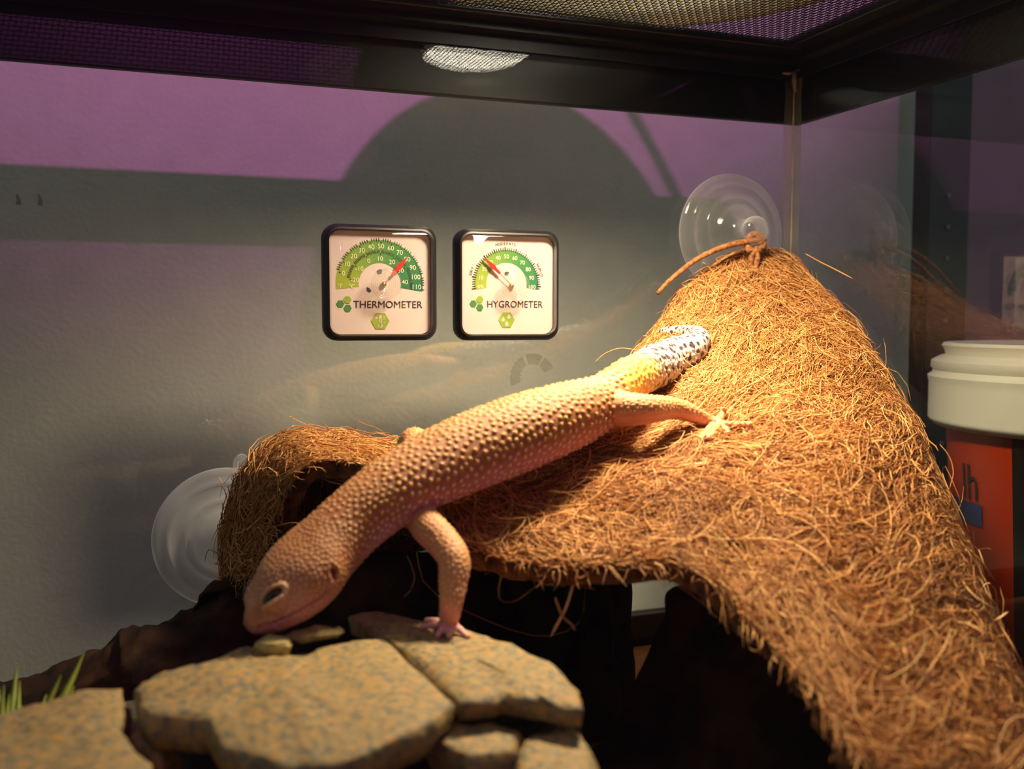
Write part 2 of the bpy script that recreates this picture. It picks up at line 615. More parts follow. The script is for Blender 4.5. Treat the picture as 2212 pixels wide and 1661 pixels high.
BKT = Vector((46.6, 36.2, -1.9))
M_ORANGE = mat('orange_plastic', srgb(178, 50, 6), 0.4, var=0.12, scale=25)
M_LABB = mat('dark_label', srgb(22, 20, 22), 0.4, var=0.2)
M_BLUE = mat('blue_label', srgb(40, 52, 110), 0.4, var=0.2)
M_LETT = mat('dark_lettering', srgb(34, 38, 40), 0.5, var=0.2)
bk = thing('plastic_bucket', 'orange plastic bucket with white screw lid beside the terrarium', 'bucket', BKT)
zt = 15.0                                       # top of the lid
H = zt - BKT.z
bodyp = [(0, 0), (7.0, 0), (7.3, 0.3), (8.15, H - 4.2), (8.2, H - 2.0), (0, H - 2.0)]
MB().lathe(bodyp, BKT, n=72).build('body', M_ORANGE, bk, True)
lidp = [(8.0, H - 4.4), (8.75, H - 4.35), (9.0, H - 4.1)]
for i in range(9):
    z = H - 4.0 + i * 0.22
    lidp += [(9.06, z), (9.045, z + 0.11)]
lidp += [(9.1, H - 1.9), (9.12, H - 1.75), (8.9, H - 1.6), (8.85, H - 1.45), (8.98, H - 1.3), (8.95, H - 0.95), (8.5, H - 0.7), (8.25, H - 0.65), (8.3, H - 0.4), (8.45, H - 0.15), (8.35, H), (8.0, H), (7.9, H - 0.4), (0, H - 0.45)]
edge_split(MB().lathe(lidp, BKT, n=96).build('lid', M_WHITE, bk, True), 50)


def brad(z):
    t = (z - BKT.z - 0.3) / (H - 4.5)
    return 7.3 + (8.15 - 7.3) * t + 0.03


def on_bucket(px, py):
    """nearest hit of a view ray on the bucket side (angle, height)"""
    r = ray(px, py)
    for i in range(4000):
        p = CAM + r * (20 + i * 0.02)
        d = math.hypot(p.x - BKT.x, p.y - BKT.y)
        if d <= brad(p.z):
            return math.atan2(p.y - BKT.y, p.x - BKT.x), p.z
    return None


def bucket_patch(name, a0, a1, z0f, z1f, m, lift=0.03, n=16):
    v, f = [], []
    for i in range(n + 1):
        a = a0 + (a1 - a0) * i / n
        for z in (z0f(i / n), z1f(i / n)):
            r_ = brad(z) + lift
            v.append((BKT.x + r_ * math.cos(a), BKT.y + r_ * math.sin(a), z))
    for i in range(n):
        f.append((2 * i, 2 * i + 2, 2 * i + 3, 2 * i + 1))
    return obj(name, v, f, m, bk, True)


def cyl_text(name, txt, size, a_c, zc, m, sx=1.0):
    v, f, w_, h_ = text_mesh(txt, size)
    vv = []
    for x_, y_, _ in v:
        z = zc + y_
        r_ = brad(z) + 0.05
        a = a_c + x_ * sx / r_
        vv.append((BKT.x + r_ * math.cos(a), BKT.y + r_ * math.sin(a), z))
    return obj(name, vv, f, m, bk)


h1 = on_bucket(2190, 1200)
if h1:
    a_e = h1[0]
    bucket_patch('black_panel', a_e, a_e + 1.0, lambda t: -1.0, lambda t: H - 6.3, M_LABB)
h2 = on_bucket(2096, 1040)
if h2:
    cyl_text('lettering', 'lh', 2.6, h2[0], h2[1], M_LETT, 0.8)
h3 = on_bucket(2090, 1105)
if h3:
    bucket_patch('blue_badge', h3[0] - 0.3, h3[0] + 0.16, lambda t: h3[1] - 0.55, lambda t: h3[1] + 0.55, M_BLUE, 0.04)
h4 = on_bucket(2110, 1250)
if h4:
    bucket_patch('grey_graphic', h4[0] - 0.5, h4[0] + 0.25, lambda t: h4[1] - 2.6 - 1.2 * t, lambda t: h4[1] + 0.9 - 2.6 * t * t, mat('grey_print', srgb(92, 92, 104), 0.5, var=0.5, scale=120), 0.04)

# ------------------------------------------------------------------ gauges on the back pane
M_DIAL = mat('dial_card', srgb(200, 186, 182), 0.6, var=0.02)
M_INK = mat('black_ink', srgb(24, 22, 26), 0.6, var=0.1)
M_NUM = mat('pale_ink', srgb(228, 226, 190), 0.6, var=0.05)
M_RED = mat('red_needle', srgb(214, 34, 18), 0.4, var=0.1)
M_BRASS = mat('brass_hub', srgb(190, 150, 90), 0.3, metal=0.8, var=0.1)
M_LIME = mat('lime_ink', srgb(132, 160, 40), 0.6, var=0.1)
M_GREEN = mat('green_ink', srgb(56, 122, 44), 0.6, var=0.1)
M_SLOT = mat('dial_slot', srgb(52, 52, 66), 0.5, var=0.1)
M_ACRYL = clear_mat('clear_acrylic', (0.985, 0.97, 0.965, 1), 1.5, 0.02, haze=0.015, hazecol=(0.8, 0.7, 0.75, 1))
M_BAND = attr_mat('scale_print', 0.6)


def set_col(o, cols):
    a = o.data.color_attributes.new('Col', 'FLOAT_COLOR', 'POINT')
    c = np.asarray(cols, dtype=np.float32)
    if c.shape[1] == 3:
        c = np.hstack([c, np.ones((len(c), 1), np.float32)])
    a.data.foreach_set('color', c.ravel())


def rrect(sx, sy, r, k=6):
    pts = []
    for cx, cy, a0 in ((sx / 2 - r, sy / 2 - r, 0), (-sx / 2 + r, sy / 2 - r, 90), (-sx / 2 + r, -sy / 2 + r, 180), (sx / 2 - r, -sy / 2 + r, 270)):
        for i in range(k + 1):
            a = R(a0 + 90 * i / k)
            pts.append((cx + r * math.cos(a), cy + r * math.sin(a)))
    return pts


class Gauge:
    def __init__(s, name, label, cx, cz):
        s.cx, s.cz = cx, cz
        s.root = thing(name, label, 'gauge', (cx, BACK - 0.01, cz - 2.5), 'dial gauges on the back pane')

    def W(s, u, v, d):
        return (s.cx + u, BACK - 0.01 - d, s.cz + v)

    def rings(s, name, rr, m, cap0=False, cap1=True, smooth=False):
        v, f = [], []
        n = len(rrect(1, 1, .1))
        for (size, rad, d) in rr:
            v += [s.W(u, w_, d) for u, w_ in rrect(size, size, rad)]
        for i in range(len(rr) - 1):
            for k in range(n):
                k2 = (k + 1) % n
                f.append((i * n + k, i * n + k2, (i + 1) * n + k2, (i + 1) * n + k))
        if cap0:
            f.append(tuple(reversed(range(n))))
        if cap1:
            f.append(tuple((len(rr) - 1) * n + k for k in range(n)))
        o = obj(name, v, f, m, s.root, smooth)
        return edge_split(o, 40) if smooth else o

    def flat(s, name, polys, m, d, parent=None, label=None):
        v, f = [], []
        for p in polys:
            b = len(v)
            v += [s.W(a, c, d) for a, c in p]
            f.append(tuple(range(b, b + len(p))))
        return obj(name, v, f, m, parent or s.root, label=label)

    def texts(s, name, items, m, d, label=None):
        """items: (text, u, v, size, rotation in degrees, wanted width or None)"""
        v, f = [], []
        for txt, u, w_, size, rot, width in items:
            tv, tf, tw, th = text_mesh(txt, size)
            k = width / tw if width else 1.0
            c_, s_ = math.cos(R(rot)), math.sin(R(rot))
            b = len(v)
            v += [s.W(u + x_ * k * c_ - y_ * s_, w_ + x_ * k * s_ + y_ * c_, d) for x_, y_, _ in tv]
            f += [tuple(i + b for i in q) for q in tf]
        return obj(name, v, f, m, s.root, label=label)

    def band(s, cu, cv, r0, r1, a0, a1, d):
        n = 48
        v, f, col = [], [], []
        stops = [(0.0, srgb(146, 162, 40)), (0.35, srgb(104, 146, 48)), (0.65, srgb(52, 124, 58)), (1.0, srgb(16, 104, 70))]
        for i in range(n + 1):
            t = i / n
            a = R(a0 + (a1 - a0) * t)
            for j in range(len(stops) - 1):
                if stops[j][0] <= t <= stops[j + 1][0]:
                    q = (t - stops[j][0]) / (stops[j + 1][0] - stops[j][0])
                    c_ = [stops[j][1][k] * (1 - q) + stops[j + 1][1][k] * q for k in range(3)]
            for r_ in (r0, r1):
                v.append(s.W(cu + r_ * math.cos(a), cv + r_ * math.sin(a), d))
                col.append(c_)
        for i in range(n):
            f.append((2 * i, 2 * i + 1, 2 * i + 3, 2 * i + 2))
        o = obj('scale_band', v, f, M_BAND, s.root, label='yellow-green to teal arc')
        set_col(o, col)

    def ticks(s, name, cu, cv, a0, a1, n, r0, r1, major, r1m, wd, d):
        polys = []
        for i in range(n + 1):
            a = R(a0 + (a1 - a0) * i / n)
            ra, rb = (r0, r1m) if i % major == 0 else (r0, r1)
            c_, s_ = math.cos(a), math.sin(a)
            h = wd * (1.5 if i % major == 0 else 1.0) / 2
            polys.append([(cu + ra * c_ - h * s_, cv + ra * s_ + h * c_), (cu + ra * c_ + h * s_, cv + ra * s_ - h * c_),
                          (cu + rb * c_ + h * s_, cv + rb * s_ - h * c_), (cu + rb * c_ - h * s_, cv + rb * s_ + h * c_)])
        s.flat(name, polys, M_INK, d)

    def hexa(s, cu, cv, r_, m, d, name='hexagon_mark', rot=0):
        return s.flat(name, [[(cu + r_ * math.cos(R(60 * k + rot)), cv + r_ * math.sin(R(60 * k + rot))) for k in range(6)]], m, d)

    def base(s):
        s.rings('housing', [(4.9, 0.62, 0.0), (5.02, 0.62, 0.05), (5.02, 0.62, 0.5), (4.72, 0.55, 0.74), (4.56, 0.5, 0.76), (4.5, 0.46, 0.5), (4.5, 0.46, 0.36)], M_BLACK, True, True, True)
        s.rings('dial_plate', [(4.46, 0.44, 0.37), (4.46, 0.44, 0.44)], M_DIAL)
        s.rings('cover', [(4.48, 0.45, 0.50), (4.46, 0.45, 0.92), (4.42, 0.43, 0.99), (4.32, 0.40, 1.03)], M_ACRYL, False, True, True)

    def hub(s, u, v):
        q = MB()
        q.lathe([(0, 0.62), (0.09, 0.6), (0.12, 0.52), (0.12, 0.455)], s.W(u, v, 0), 'Y', 20)
        q.build('hub', M_BRASS, s.root, True)
        q = MB()
        for r_ in (0.15, 0.24, 0.32, 0.40, 0.48, 0.57, 0.65):
            pr = [(r_ + 0.028 * math.cos(a), 1.03 + 0.028 * math.sin(a)) for a in np.linspace(0, 2 * math.pi, 7)]
            q.lathe(pr, s.W(u, v, 0), 'Y', 36)
        q.build('cover_rings', M_RINGS, s.root, True)


M_RINGS = clear_mat('moulded_rings', (0.97, 0.95, 0.93, 1), 1.6, 0.03, haze=0.05, hazecol=(0.9, 0.85, 0.8, 1), edge=0.35)
DP = 0.45
# --- thermometer
c = PY(824, 611, BACK - 0.6)
G1 = Gauge('thermometer', 'square black dial thermometer with green arc reading eighty', c.x, c.z)
G1.base()
cu, cv = -0.035, -0.06
G1.band(cu, cv, 0.93, 1.93, 187, -9, DP)
F = lambda t: 164 - 1.52 * t
K = lambda t: 88.5 - 2.75 * (t - 10)
G1.ticks('fahrenheit_ticks', cu, cv, F(0), F(112), 56, 1.86, 2.00, 5, 1.78, 0.030, DP + 0.012)
G1.ticks('celsius_ticks', cu, cv, K(-20), K(45), 65, 1.34, 1.48, 10, 1.28, 0.028, DP + 0.012)
it = []
for t in range(0, 120, 10):
    a = R(F(t))
    it.append((str(t), cu + 1.66 * math.cos(a), cv + 1.66 * math.sin(a), 0.30, 0, None))
for t in range(-20, 50, 10):
    a = R(K(t))
    it.append((str(t), cu + 1.12 * math.cos(a), cv + 1.12 * math.sin(a), 0.28, 0, None))
it += [('°F', cu - 1.76, cv - 0.08, 0.26, 0, None), ('°C', cu - 1.24, cv - 0.10, 0.26, 0, None)]
G1.texts('numerals', it, M_NUM, DP + 0.016)
G1.texts('title', [('THERMOMETER', 0.33, -0.93, 0.44, 0, 3.08)], M_INK, DP + 0.01)
G1.hexa(-1.78, -0.92, 0.175, M_GREEN, DP + 0.01)
G1.hexa(-1.47, -0.74, 0.175, M_LIME, DP + 0.01)
G1.hexa(-1.46, -1.11, 0.175, M_GREEN, DP + 0.01)
bd = G1.hexa(cu, -1.66, 0.41, M_LIME, DP + 0.01, 'badge')
circ = lambda x0, y0, r_, n=14: [(x0 + r_ * math.cos(2 * math.pi * k / n), y0 + r_ * math.sin(2 * math.pi * k / n)) for k in range(n)]
ic = [[(cu - 0.055, -1.80), (cu + 0.055, -1.80), (cu + 0.055, -1.42), (cu + 0.03, -1.39), (cu - 0.03, -1.39), (cu - 0.055, -1.42)], circ(cu, -1.86, 0.10), circ(cu - 0.17, -1.52, 0.05)]
for k in range(5):
    ic.append([(cu + 0.13, -1.46 - k * 0.065), (cu + 0.22, -1.46 - k * 0.065), (cu + 0.22, -1.48 - k * 0.065), (cu + 0.13, -1.48 - k * 0.065)])
for k in range(7):
    a = R(50 + k * 33)
    x0, y0 = cu - 0.17 + 0.075 * math.cos(a), -1.52 + 0.075 * math.sin(a)
    x1, y1 = cu - 0.17 + 0.12 * math.cos(a), -1.52 + 0.12 * math.sin(a)
    nx, ny = -math.sin(a) * 0.008, math.cos(a) * 0.008
    ic.append([(x0 - nx, y0 - ny), (x0 + nx, y0 + ny), (x1 + nx, y1 + ny), (x1 - nx, y1 - ny)])
G1.flat('thermometer_icon', ic, M_DIAL, DP + 0.02, bd)
G1.flat('icon_bore', [circ(cu, -1.86, 0.055), [(cu - 0.02, -1.83), (cu + 0.02, -1.83), (cu + 0.02, -1.55), (cu - 0.02, -1.55)]], M_LIME, DP + 0.03, bd)
G1.flat('dial_slot', [[(cu - 0.14, cv + 0.58), (cu - 0.02, cv + 0.66), (cu + 0.10, cv + 0.64), (cu + 0.08, cv + 0.48), (cu - 0.08, cv + 0.44)]], M_SLOT, DP + 0.01)
G1.flat('dial_slot', [[(cu - 0.58, cv - 0.12), (cu - 0.46, cv - 0.18), (cu - 0.38, cv - 0.30), (cu - 0.46, cv - 0.36), (cu - 0.58, cv - 0.28)]], MATS['tank_mid'] if 'tank_mid' in MATS else M_SLOT, DP + 0.01)


def needle(G, u, v, a, r0, r1, w_):
    c_, s_ = math.cos(a), math.sin(a)
    pr = [(r0, 0.5), (r0 + 0.3 * (r1 - r0), 0.62), (r0 + 0.45 * (r1 - r0), 1.0), (r0 + 0.6 * (r1 - r0), 0.7), (r1, 0.2)]
    vv = []
    for d in (0.60, 0.64):
        for sg in (1, -1):
            for (r_, k) in (pr if sg == 1 else pr[::-1]):
                vv.append(G.W(u + r_ * c_ - sg * w_ * k * s_, v + r_ * s_ + sg * w_ * k * c_, d))
    n = len(pr) * 2
    ff = [tuple(range(n)), tuple(range(2 * n - 1, n - 1, -1))] + [(k, (k + 1) % n, (k + 1) % n + n, k + n) for k in range(n)]
    obj('needle', vv, ff, M_RED, G.root)
    MB().tube([G.W(u + 0.1 * c_, v + 0.1 * s_, 0.6), G.W(u + r0 * c_, v + r0 * s_, 0.62)], 0.018, 6).build('needle_stem', M_BRASS, G.root)


needle(G1, cu + 0.16, cv, math.atan2(1.17, 1.01), 0.55, 1.54, 0.125)
G1.hub(cu + 0.16, cv)
# --- hygrometer
c = PY(1099, 616, BACK - 0.6)
G2 = Gauge('hygrometer', 'square black dial hygrometer with green arc reading dry', c.x, c.z)
G2.base()
cu, cv = -0.055, 0.05
G2.band(cu, cv, 0.98, 1.56, 190, -9, DP)
Hh = lambda t: 186 - 1.91 * t
G2.ticks('humidity_ticks', cu, cv, Hh(-1), Hh(101), 51, 1.49, 1.65, 5, 1.69, 0.030, DP + 0.012)
it = []
for t in range(0, 110, 10):
    a = R(Hh(t))
    it.append((str(t) if t else '0%', cu + 1.26 * math.cos(a), cv + 1.26 * math.sin(a), 0.26, 0, None))
G2.texts('numerals', it, M_NUM, DP + 0.016)
it = []
for k, ch_ in enumerate('MODERATE'):
    a = 91 - (k - 3.5) * 4.0
    it.append((ch_, cu + 1.84 * math.cos(R(a)), cv + 1.84 * math.sin(R(a)), 0.17, a - 90, None))
for k, ch_ in enumerate('DRY'):
    a = 161 - (k - 1) * 4.4
    it.append((ch_, cu + 1.78 * math.cos(R(a)), cv + 1.78 * math.sin(R(a)), 0.18, a - 90, None))
for k, ch_ in enumerate('HUMID'):
    a = 22 - (k - 2) * 4.3
    it.append((ch_, cu + 1.78 * math.cos(R(a)), cv + 1.78 * math.sin(R(a)), 0.18, a - 90, None))
G2.texts('range_words', it, M_INK, DP + 0.012)
G2.texts('title', [('HYGROMETER', 0.37, -0.86, 0.44, 0, 2.72)], M_INK, DP + 0.01)
G2.hexa(-1.66, -0.85, 0.175, M_GREEN, DP + 0.01)
G2.hexa(-1.35, -0.66, 0.175, M_LIME, DP + 0.01)
G2.hexa(-1.35, -1.02, 0.175, M_GREEN, DP + 0.01)
bd = G2.hexa(cu, -1.58, 0.40, M_LIME, DP + 0.01, 'badge')
dr = []
for x0, y0 in ((-0.17, -1.58), (0.11, -1.45), (0.0, -1.78)):
    p = []
    for k in range(18):
        a = 2 * math.pi * k / 18
        rr_ = 0.085 * (1 if math.sin(a) < 0.3 else 1 + 0.75 * max(0, math.sin(a)) ** 4)
        p.append((cu + x0 + 0.085 * math.cos(a) * (1 if math.sin(a) < 0 else 1 - 0.25 * math.sin(a)), y0 + rr_ * math.sin(a)))
    dr.append(p)
G2.flat('water_drops', dr, M_DIAL, DP + 0.02, bd)
G2.flat('dial_slot', [[(cu - 0.10, cv + 0.52), (cu + 0.02, cv + 0.58), (cu + 0.14, cv + 0.54), (cu + 0.06, cv + 0.40), (cu - 0.08, cv + 0.40)]], M_SLOT, DP + 0.01)
needle(G2, cu + 0.22, cv - 0.08, math.atan2(1.22, -1.32), 0.82, 1.82, 0.115)
G2.hub(cu + 0.22, cv - 0.08)

# ------------------------------------------------------------------ suction cups of the hammock
M_CUP = clear_mat('clear_cup', (0.95, 0.95, 0.96, 1), 1.42, 0.06, haze=0.05, hazecol=(0.86, 0.86, 0.86, 1), hscale=40, edge=0.6)
M_CUPM = clear_mat('milky_cup', (0.86, 0.87, 0.88, 1), 1.42, 0.2, haze=0.34, hazecol=(0.86, 0.88, 0.94, 1), hscale=25, edge=0.40)


def suction(px, py, label, m, tab=None):
    c0 = PY(px, py, BACK)
    r_ = thing('suction_cup', label, 'suction cup', (c0.x, BACK - 0.01, c0.z - 2.9), 'hammock suction cups')
    o0 = (c0.x, BACK - 0.01, c0.z)
    pr = [(0, 0.3), (1.2, 0.22), (2.2, 0.1), (2.9, 0.0), (2.98, 0.04), (2.95, 0.16), (2.7, 0.24), (2.45, 0.30), (2.36, 0.42), (2.28, 0.34), (1.75, 0.48), (1.66, 0.62), (1.56, 0.54), (1.30, 0.80), (1.0, 1.0), (0.8, 1.1), (0.62, 1.25)]
    MB().lathe(pr, o0, 'Y', 64).build('disc', m, r_, True)
    kn = [(0.62, 1.25), (0.5, 1.45), (0.45, 1.7), (0.55, 1.85), (0.68, 2.05), (0.66, 2.3), (0.45, 2.48), (0, 2.52)]
    MB().lathe(kn, o0, 'Y', 32).build('knob', m, r_, True)
    if tab:
        t0 = PY(*tab, BACK - 0.1)
        n = 18
        v = [(t0.x + 0.36 * math.cos(2 * math.pi * k / n), BACK - dd, t0.z + 0.46 * math.sin(2 * math.pi * k / n)) for dd in (0.03, 0.16) for k in range(n)]
        f = [tuple(reversed(range(n))), tuple(range(n, 2 * n))] + [(k, (k + 1) % n, (k + 1) % n + n, k + n) for k in range(n)]
        obj('pull_tab', v, f, m, r_)
    return r_


suction(1578, 505, 'clear suction cup stuck high behind the hammock peak', M_CUP)
suction(488, 1160, 'milky suction cup with pull tab behind the hammock corner', M_CUPM, (522, 1004))

# ------------------------------------------------------------------ coconut-fibre hammock
COLS = [
    [(488, 1225, 39), (500, 1235, 38), (520, 1248, 37), (548, 1252, 36)],
    [(495, 1110, 39), (515, 1120, 38), (545, 1130, 36.8), (600, 1140, 35.5)],
    [(535, 1020, 39.2), (550, 1020, 38), (580, 1025, 36.6), (635, 1050, 35.2)],
    [(610, 965, 39.5), (625, 962, 38), (645, 972, 36.5), (690, 1008, 35)],
    [(720, 965, 39.8), (735, 968, 38), (755, 980, 36.2), (785, 1012, 34.6)],
    [(850, 975, 40), (860, 985, 37.5), (870, 1005, 35.2), (890, 1060, 33)],
    [(1000, 950, 40.2), (1005, 975, 37), (1000, 1050, 33.4), (1000, 1185, 30)],
    [(1170, 905, 41), (1165, 950, 36.5), (1165, 1065, 32), (1165, 1222, 28.6)],
    [(1310, 830, 42.4), (1330, 910, 36.6), (1325, 1045, 31.5), (1325, 1232, 28)],
    [(1395, 745, 44.2), (1480, 865, 37.2), (1480, 1030, 31), (1480, 1240, 27)],
    [(1465, 655, 46.5), (1590, 800, 39.5), (1640, 1035, 31), (1615, 1345, 25.6)],
    [(1535, 580, 48.2), (1690, 760, 41.5), (1790, 1040, 31), (1740, 1490, 23.2)],
    [(1615, 545, 49.2), (1775, 730, 43.3), (1905, 1025, 33), (1880, 1660, 20.8)],
    [(1690, 555, 49.2), (1845, 730, 44), (1995, 1010, 36), (2130, 1700, 21.2)],
    [(1735, 585, 49), (1880, 770, 44), (2040, 1085, 36.2), (2270, 1720, 23)],
    [(1748, 650, 48.6), (1880, 860, 44), (2045, 1190, 36.8), (2280, 1850, 25)],
]
DROP = [15, 100, 180, 230, 230, 210, 210, 210, 200, 120, 60, 35, 30, 30, 40, 40]
COLS = [[(c_[0][0] + 6, c_[0][1] + dy, c_[0][2] + 0.9)] + c_ for c_, dy in zip(COLS, DROP)]      # added back flap curling down; it darkens the hollow under the arch
grid = np.array([[list(P(*c_)) for c_ in col] for col in COLS])          # (nu, 4, 3)
KU, KV = 10, 14
fine = np.array([catmull(grid[i], KV) for i in range(len(COLS))])        # (nu, nv, 3)
fine = np.array([catmull(fine[:, j, :], KU) for j in range(fine.shape[1])])   # (nv, nuu, 3)
NV, NU = fine.shape[0], fine.shape[1]
# lumps
for j in range(NV):
    for i in range(NU):
        p = Vector(fine[j, i])
        fine[j, i, 2] += 0.22 * noise.noise(p * 0.45) + 0.10 * noise.noise(p * 1.3)
fine[..., 0] = np.minimum(fine[..., 0], RIGHT - 0.9)
fine[..., 1] = np.clip(fine[..., 1], FRONT + 1.0, BACK - 0.9)
dU = np.gradient(fine, axis=1)
dV = np.gradient(fine, axis=0)
NRM = np.cross(dU, dV)
NRM /= np.linalg.norm(NRM, axis=2, keepdims=True) + 1e-9
if NRM[NV // 2, NU // 2, 2] < 0:
    NRM = -NRM
LU = np.linalg.norm(dU, axis=2)
LV = np.linalg.norm(dV, axis=2)

hm = thing('fibre_hammock', 'brown coconut-fibre hammock mat slung across the terrarium', 'hammock', (18, 30, 3))
TH = 0.55
top = fine.reshape(-1, 3)
bot = (fine - NRM * TH).reshape(-1, 3)
n0 = len(top)
f = []
idx = lambda j, i: j * NU + i
for j in range(NV - 1):
    for i in range(NU - 1):
        q = (idx(j, i), idx(j, i + 1), idx(j + 1, i + 1), idx(j + 1, i))
        f.append(q)
        f.append(tuple(n0 + k for k in reversed(q)))
rim = [idx(0, i) for i in range(NU)] + [idx(j, NU - 1) for j in range(1, NV)] + [idx(NV - 1, i) for i in range(NU - 2, -1, -1)] + [idx(j, 0) for j in range(NV - 2, 0, -1)]
for a, b in zip(rim, rim[1:] + rim[:1]):
    f.append((a, b, n0 + b, n0 + a))
M_MAT = mat('coir_core', srgb(150, 92, 44), 0.95, scale=260, col2=srgb(84, 44, 18), bump=1.0, bscale=420)
obj('mat', np.vstack([top, bot]), f, M_MAT, hm, True)
HAM_BVH = BVHTree.FromPolygons([Vector(p) for p in top], [(idx(j, i), idx(j, i + 1), idx(j + 1, i + 1), idx(j + 1, i)) for j in range(NV - 1) for i in range(NU - 1)])


def on_hammock(px, py):
    h = HAM_BVH.ray_cast(CAM, ray(px, py))
    if h[0] is None:
        return None
    return -((CROT.transposed() @ (h[0] - CAM)).z)


def bil(A, u, v):
    """bilinear lookup of a (NV, NU, ...) array"""
    uc = np.clip(u, 0, NU - 1.001)
    vc = np.clip(v, 0, NV - 1.001)
    i, j = uc.astype(int), vc.astype(int)
    a, b = uc - i, vc - j
    if A.ndim == 3:
        a, b = a[:, None], b[:, None]
    return A[j, i] * (1 - a) * (1 - b) + A[j, i + 1] * a * (1 - b) + A[j + 1, i] * (1 - a) * b + A[j + 1, i + 1] * a * b


area = (LU * LV)
cum = np.cumsum(area.ravel())


def fibres(n, length, lift, rad, curl, under=False, edge=None, stray=0.0, seg=6, bias=0.5):
    k = np.searchsorted(cum, rng.random(n) * cum[-1])
    k = np.clip(k, 0, NU * NV - 1)
    v = (k // NU).astype(float) + rng.random(n)
    u = (k % NU).astype(float) + rng.random(n)
    if edge == 'front':
        v = NV - 1 - rng.random(n) ** 2 * 4
    elif edge == 'back':
        v = KV + rng.normal(0, 1.2, n)
    elif edge == 'left':
        u = rng.random(n) * 10
        v = rng.random(n) * (NV - 1)
    L = length * (0.45 + 1.1 * rng.random(n))
    th = np.where(rng.random(n) < bias, rng.normal(0, 0.45, n), rng.random(n) * 2 * np.pi)
    if edge == 'front':
        th = rng.normal(np.pi / 2, 1.3, n)
    if edge == 'back':
        th = rng.normal(-np.pi / 2, 0.9, n)
    th = th + np.where(rng.random(n) < 0.5, np.pi, 0)
    if edge in ('front', 'back'):
        th = np.where(np.sin(th) * (1 if edge == 'front' else -1) < 0, th + np.pi, th)
    th = np.where((u < 62) & (rng.random(n) < 0.8) & (edge is None), rng.random(n) * 2 * np.pi, th)
    kap = rng.normal(0, curl, n)
    h0 = np.abs(rng.normal(0, lift, n)) + 0.02
    h1 = np.abs(rng.normal(0, lift, n)) + 0.02 + stray * rng.random(n) ** 2
    bow = np.abs(rng.normal(0, lift, n))
    pts = np.zeros((n, seg + 1, 3))
    ds = L / seg
    for s_ in range(seg + 1):
        if not edge:
            u = np.where(u < 0, -u, u)
            v = np.where(v < 0, -v, v)
            fl = (v > NV - 1.01)
            v = np.where(fl, 2 * (NV - 1.01) - v, v)
            th = np.where(fl, -th, th)
            u = np.where(u > NU - 1.01, 2 * (NU - 1.01) - u, u)
        base = bil(fine, u, v)
        nn = bil(NRM, u, v)
        lu = np.maximum(bil(LU, u, v), 0.03)
        lv = np.maximum(bil(LV, u, v), 0.03)
        tu = bil(dU, u, v) / lu[:, None]
        tv = bil(dV, u, v) / lv[:, None]
        eu = np.clip((u - np.clip(u, 0, NU - 1.001)) * lu, -1.2, 1.2)
        ev = np.clip((v - np.clip(v, 0, NV - 1.001)) * lv, -1.2, 1.2)
        t = s_ / seg
        h = h0 * (1 - t) + h1 * t + bow * 4 * t * (1 - t) * 0.5
        off = h[:, None] if not under else -(TH + h)[:, None]
        droop = np.zeros((n, 3))
        droop[:, 2] = -np.minimum(0.25 * (np.hypot(eu, ev)) ** 1.5, 1.2)
        pts[:, s_] = base + nn * off + tu * eu[:, None] + tv * ev[:, None] + droop + rng.normal(0, 0.012, (n, 3))
        u = u + ds * np.cos(th) / lu
        v = v + ds * np.sin(th) / lv
        th = th + kap * ds
    return pts, rad * (0.6 + 0.8 * rng.random(n))


def fibre_mesh(name, pts, rad, cols, parent, m):
    n, k, _ = pts.shape
    tan = np.gradient(pts, axis=1)
    tan /= np.linalg.norm(tan, axis=2, keepdims=True) + 1e-9
    ref = np.where(np.abs(tan[..., 2:3]) < 0.85, np.array([[[0, 0, 1.0]]]), np.array([[[1.0, 0, 0]]]))
    a = np.cross(tan, ref)
    a /= np.linalg.norm(a, axis=2, keepdims=True) + 1e-9
    b = np.cross(tan, a)
    tap = np.ones(k)
    tap[0] = 0.7
    tap[-1] = 0.3
    rr = rad[:, None] * tap[None, :]
    V = np.zeros((n, k, 3, 3))
    for q in range(3):
        an = 2 * math.pi * q / 3
        V[:, :, q] = pts + (a * math.cos(an) + b * math.sin(an)) * rr[..., None]
    ii = np.arange(n)[:, None, None] * (k * 3) + np.arange(k - 1)[None, :, None] * 3
    q = np.arange(3)[None, None, :]
    q2 = (q + 1) % 3
    F_ = np.stack([ii + q, ii + q2, ii + 3 + q2, ii + 3 + q], axis=-1).reshape(-1, 4)
    V = V.reshape(-1, 3) * U - np.array(wloc(parent))
    me = bpy.data.meshes.new(name)
    me.vertices.add(len(V))
    me.vertices.foreach_set('co', V.astype(np.float32).ravel())
    me.loops.add(len(F_) * 4)
    me.loops.foreach_set('vertex_index', F_.astype(np.int32).ravel())
    me.polygons.add(len(F_))
    me.polygons.foreach_set('loop_start', np.arange(0, len(F_) * 4, 4, dtype=np.int32))
    me.polygons.foreach_set('use_smooth', np.ones(len(F_), dtype=bool))
    me.update(calc_edges=True)
    o = bpy.data.objects.new(name, me)
    C.objects.link(o)
    o.parent = parent
    me.materials.append(m)
    set_col(o, np.repeat(cols, k * 3, axis=0))
    o['kind'] = 'stuff'
    return o


M_FIB = attr_mat('coir_fibre', 0.62, spec=0.35)


def fib_cols(n, dark=0.0):
    pal = np.array([srgb(190, 140, 80)[:3], srgb(168, 114, 60)[:3], srgb(142, 90, 44)[:3], srgb(206, 164, 106)[:3], srgb(114, 68, 34)[:3]])
    p = rng.choice(5, n, p=[0.34, 0.28, 0.18, 0.12, 0.08])
    return pal[p] * (1.05 + 0.55 * rng.random((n, 1))) * (1 - dark)


